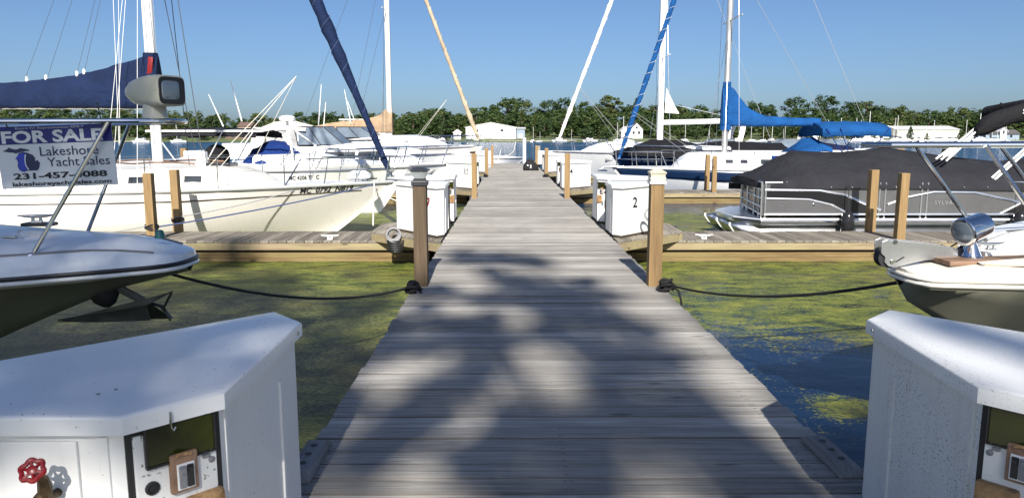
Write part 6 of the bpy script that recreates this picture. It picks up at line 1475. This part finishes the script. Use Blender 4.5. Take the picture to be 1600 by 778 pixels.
tl = ['broad leafy green tree in the far shore woods', 'tall leafy green tree in the far shore woods', 'wide spreading leafy tree in the far shore woods', 'big rounded leafy tree in the far shore woods', 'narrow dark conifer in the far shore woods', 'low bushy tree in the far shore woods']
g = random.Random(5); used_p = set()
def blocked(x, y):
    for px0, px1, Y in ((722, 824, 412), (966, 1008, 414), (1346, 1506, 420), (1524, 1600, 408), (368, 394, 440), (348, 414, 412), (706, 722, 410)):
        a, c = (px0 - 795) * Y / 1163, (px1 - 795) * Y / 1163
        if a - 3 < x < c + 3 and y < Y + 34: return True
    return False
rows = [(406, 412, 8.5, 0.5), (424, 440, 9.5, 0.84), (452, 475, 9.5, 0.95), (500, 540, 11.5, 1.05), (580, 640, 14, 1.15)]
for y0, y1, step, sc_ in rows:
    lim = 0.72 * y1 + 12; x = -lim
    while x < lim:
        xx, yy = x + g.uniform(-3, 3), g.uniform(y0, y1)
        x += step * g.uniform(0.8, 1.3)
        if blocked(xx, yy): continue
        if y0 < 410 and g.random() < 0.2: continue
        k = g.choice((0, 0, 1, 1, 2, 3, 3, 4, 5, 5)) if y0 > 410 else g.choice((0, 2, 5, 5, 5, 4))
        o = protos[k] if k not in used_p else copy_tree(protos[k]); used_p.add(k)
        o.location = (xx, yy, hill(xx, yy) + WATER + 0.3); o.rotation_euler = (0, 0, g.uniform(0, 2 * PI))
        f = sc_ * g.uniform(0.8, 1.15) * (0.88 if xx < -60 else 1.0); o.scale = (f * g.uniform(1.35, 1.7), f * g.uniform(1.35, 1.7), f * 0.97)
        o['label'] = tl[k]; o['group'] = 'trees on the far shore, ' + tl[k].split(' in ')[0]
for px, Y, f in ((1366, 405, 0.42), (1422, 404, 0.5), (1448, 404, 0.3), (1376, 404, 0.26), (1500, 404, 0.4)):
    o = copy_tree(protos[4]); p = W(px, 216, Y); o.location = (p.x, Y, WATER + 0.2); o.scale = (f * 1.9, f * 1.9, f)
    o['label'] = 'small dark shrub in front of the far right storage sheds'; o['group'] = 'shrubs before the far sheds'
# trees on the bank behind the camera: their shade falls over the near boardwalk
def near_tree(x, y, H, clusters, seed, label):
    g = random.Random(seed)
    t = thing('tree', label, 'tree', (x, y, 0.1), 0, 'trees on the bank')
    b = MB(); b.tube([(0, 0, -0.6), (0.1, 0.0, H * 0.3), (-0.1, 0.1, H * 0.65), (0, 0, H * 0.95)], [0.32, 0.24, 0.13, 0.04], 10)
    for c, r in clusters:
        c = Vector(c) - Vector((x, y, 0.1)); z = max(2.5, min(H * 0.8, c.z * 0.72)); b.tube([(0, 0, z), c.lerp(Vector((0, 0, z)), 0.5) + Vector((0, 0, 0.3)), c], [0.08, 0.05, 0.02], 6)
    b.build('trunk', 'bark', t)
    V, F = [], []
    for c, r in clusters:
        c = Vector(c) - Vector((x, y, 0.1))
        for k in range(int(210 * r * r) + 34):
            d = Vector((g.gauss(0, 1), g.gauss(0, 1), g.gauss(0, 1))).normalized(); p = c + d * r * g.uniform(0.1, 1.0) ** 0.6
            nr = Vector((g.uniform(-1, 1), g.uniform(-1, 1), g.uniform(-0.2, 1))).normalized(); u = nr.orthogonal().normalized(); v = nr.cross(u)
            a = g.uniform(0, PI); u, v = u * math.cos(a) + v * math.sin(a), v * math.cos(a) - u * math.sin(a); s_ = g.uniform(0.10, 0.19)
            i0 = len(V); V += [p - u * s_, p + v * s_ * 0.55, p + u * s_, p - v * s_ * 0.55]; F.append((i0, i0 + 1, i0 + 2, i0 + 3))
    me = bpy.data.meshes.new('crown'); me.from_pydata(V, [], F); me.update(); me.materials.append(MATS['leaf_near'])
    o = bpy.data.objects.new('crown', me); COL.objects.link(o); o.parent = t
    return t
# clumps of foliage given by where their shade falls on the boardwalk (x, y) and their height
TAN = math.tan(R(SUN_EL)); SX = math.tan(R(SUN_TILT))
def shade(x, y, z, r): return ((x + (z / TAN) * SX, y - z / TAN, z), r)
c1 = [shade(x, y, z * 1.6, r * 1.2) for x, y, z, r in SHADE_L]; c2 = [shade(x, y, z * 1.6, r * 1.0) for x, y, z, r in SHADE_R]
# small sprays of leaves between the big clumps break the shade up
g = random.Random(21)
for i in range(26):
    x, y = g.uniform(-1.1, 1.0), g.uniform(2.4, 8.6)
    if x > 0.55 and y < 6.5: x -= 0.9
    (c2 if x > -0.3 else c1).append(shade(x, y, g.uniform(11, 17), g.uniform(0.10, 0.19)))
for i in range(26):
    (c1 if i % 2 else c2).append(shade(g.uniform(-2.4, -0.9) if i % 2 else g.uniform(1.75, 3.2), g.uniform(2.9, 4.8), g.uniform(11, 15), g.uniform(0.1, 0.17)))
near_tree(-3.6, -13.0, 18, c1, 3, 'leafy maple on the bank behind the left utility box')
near_tree(2.4, -18.5, 22, c2, 4, 'leafy maple on the bank behind the right utility box')
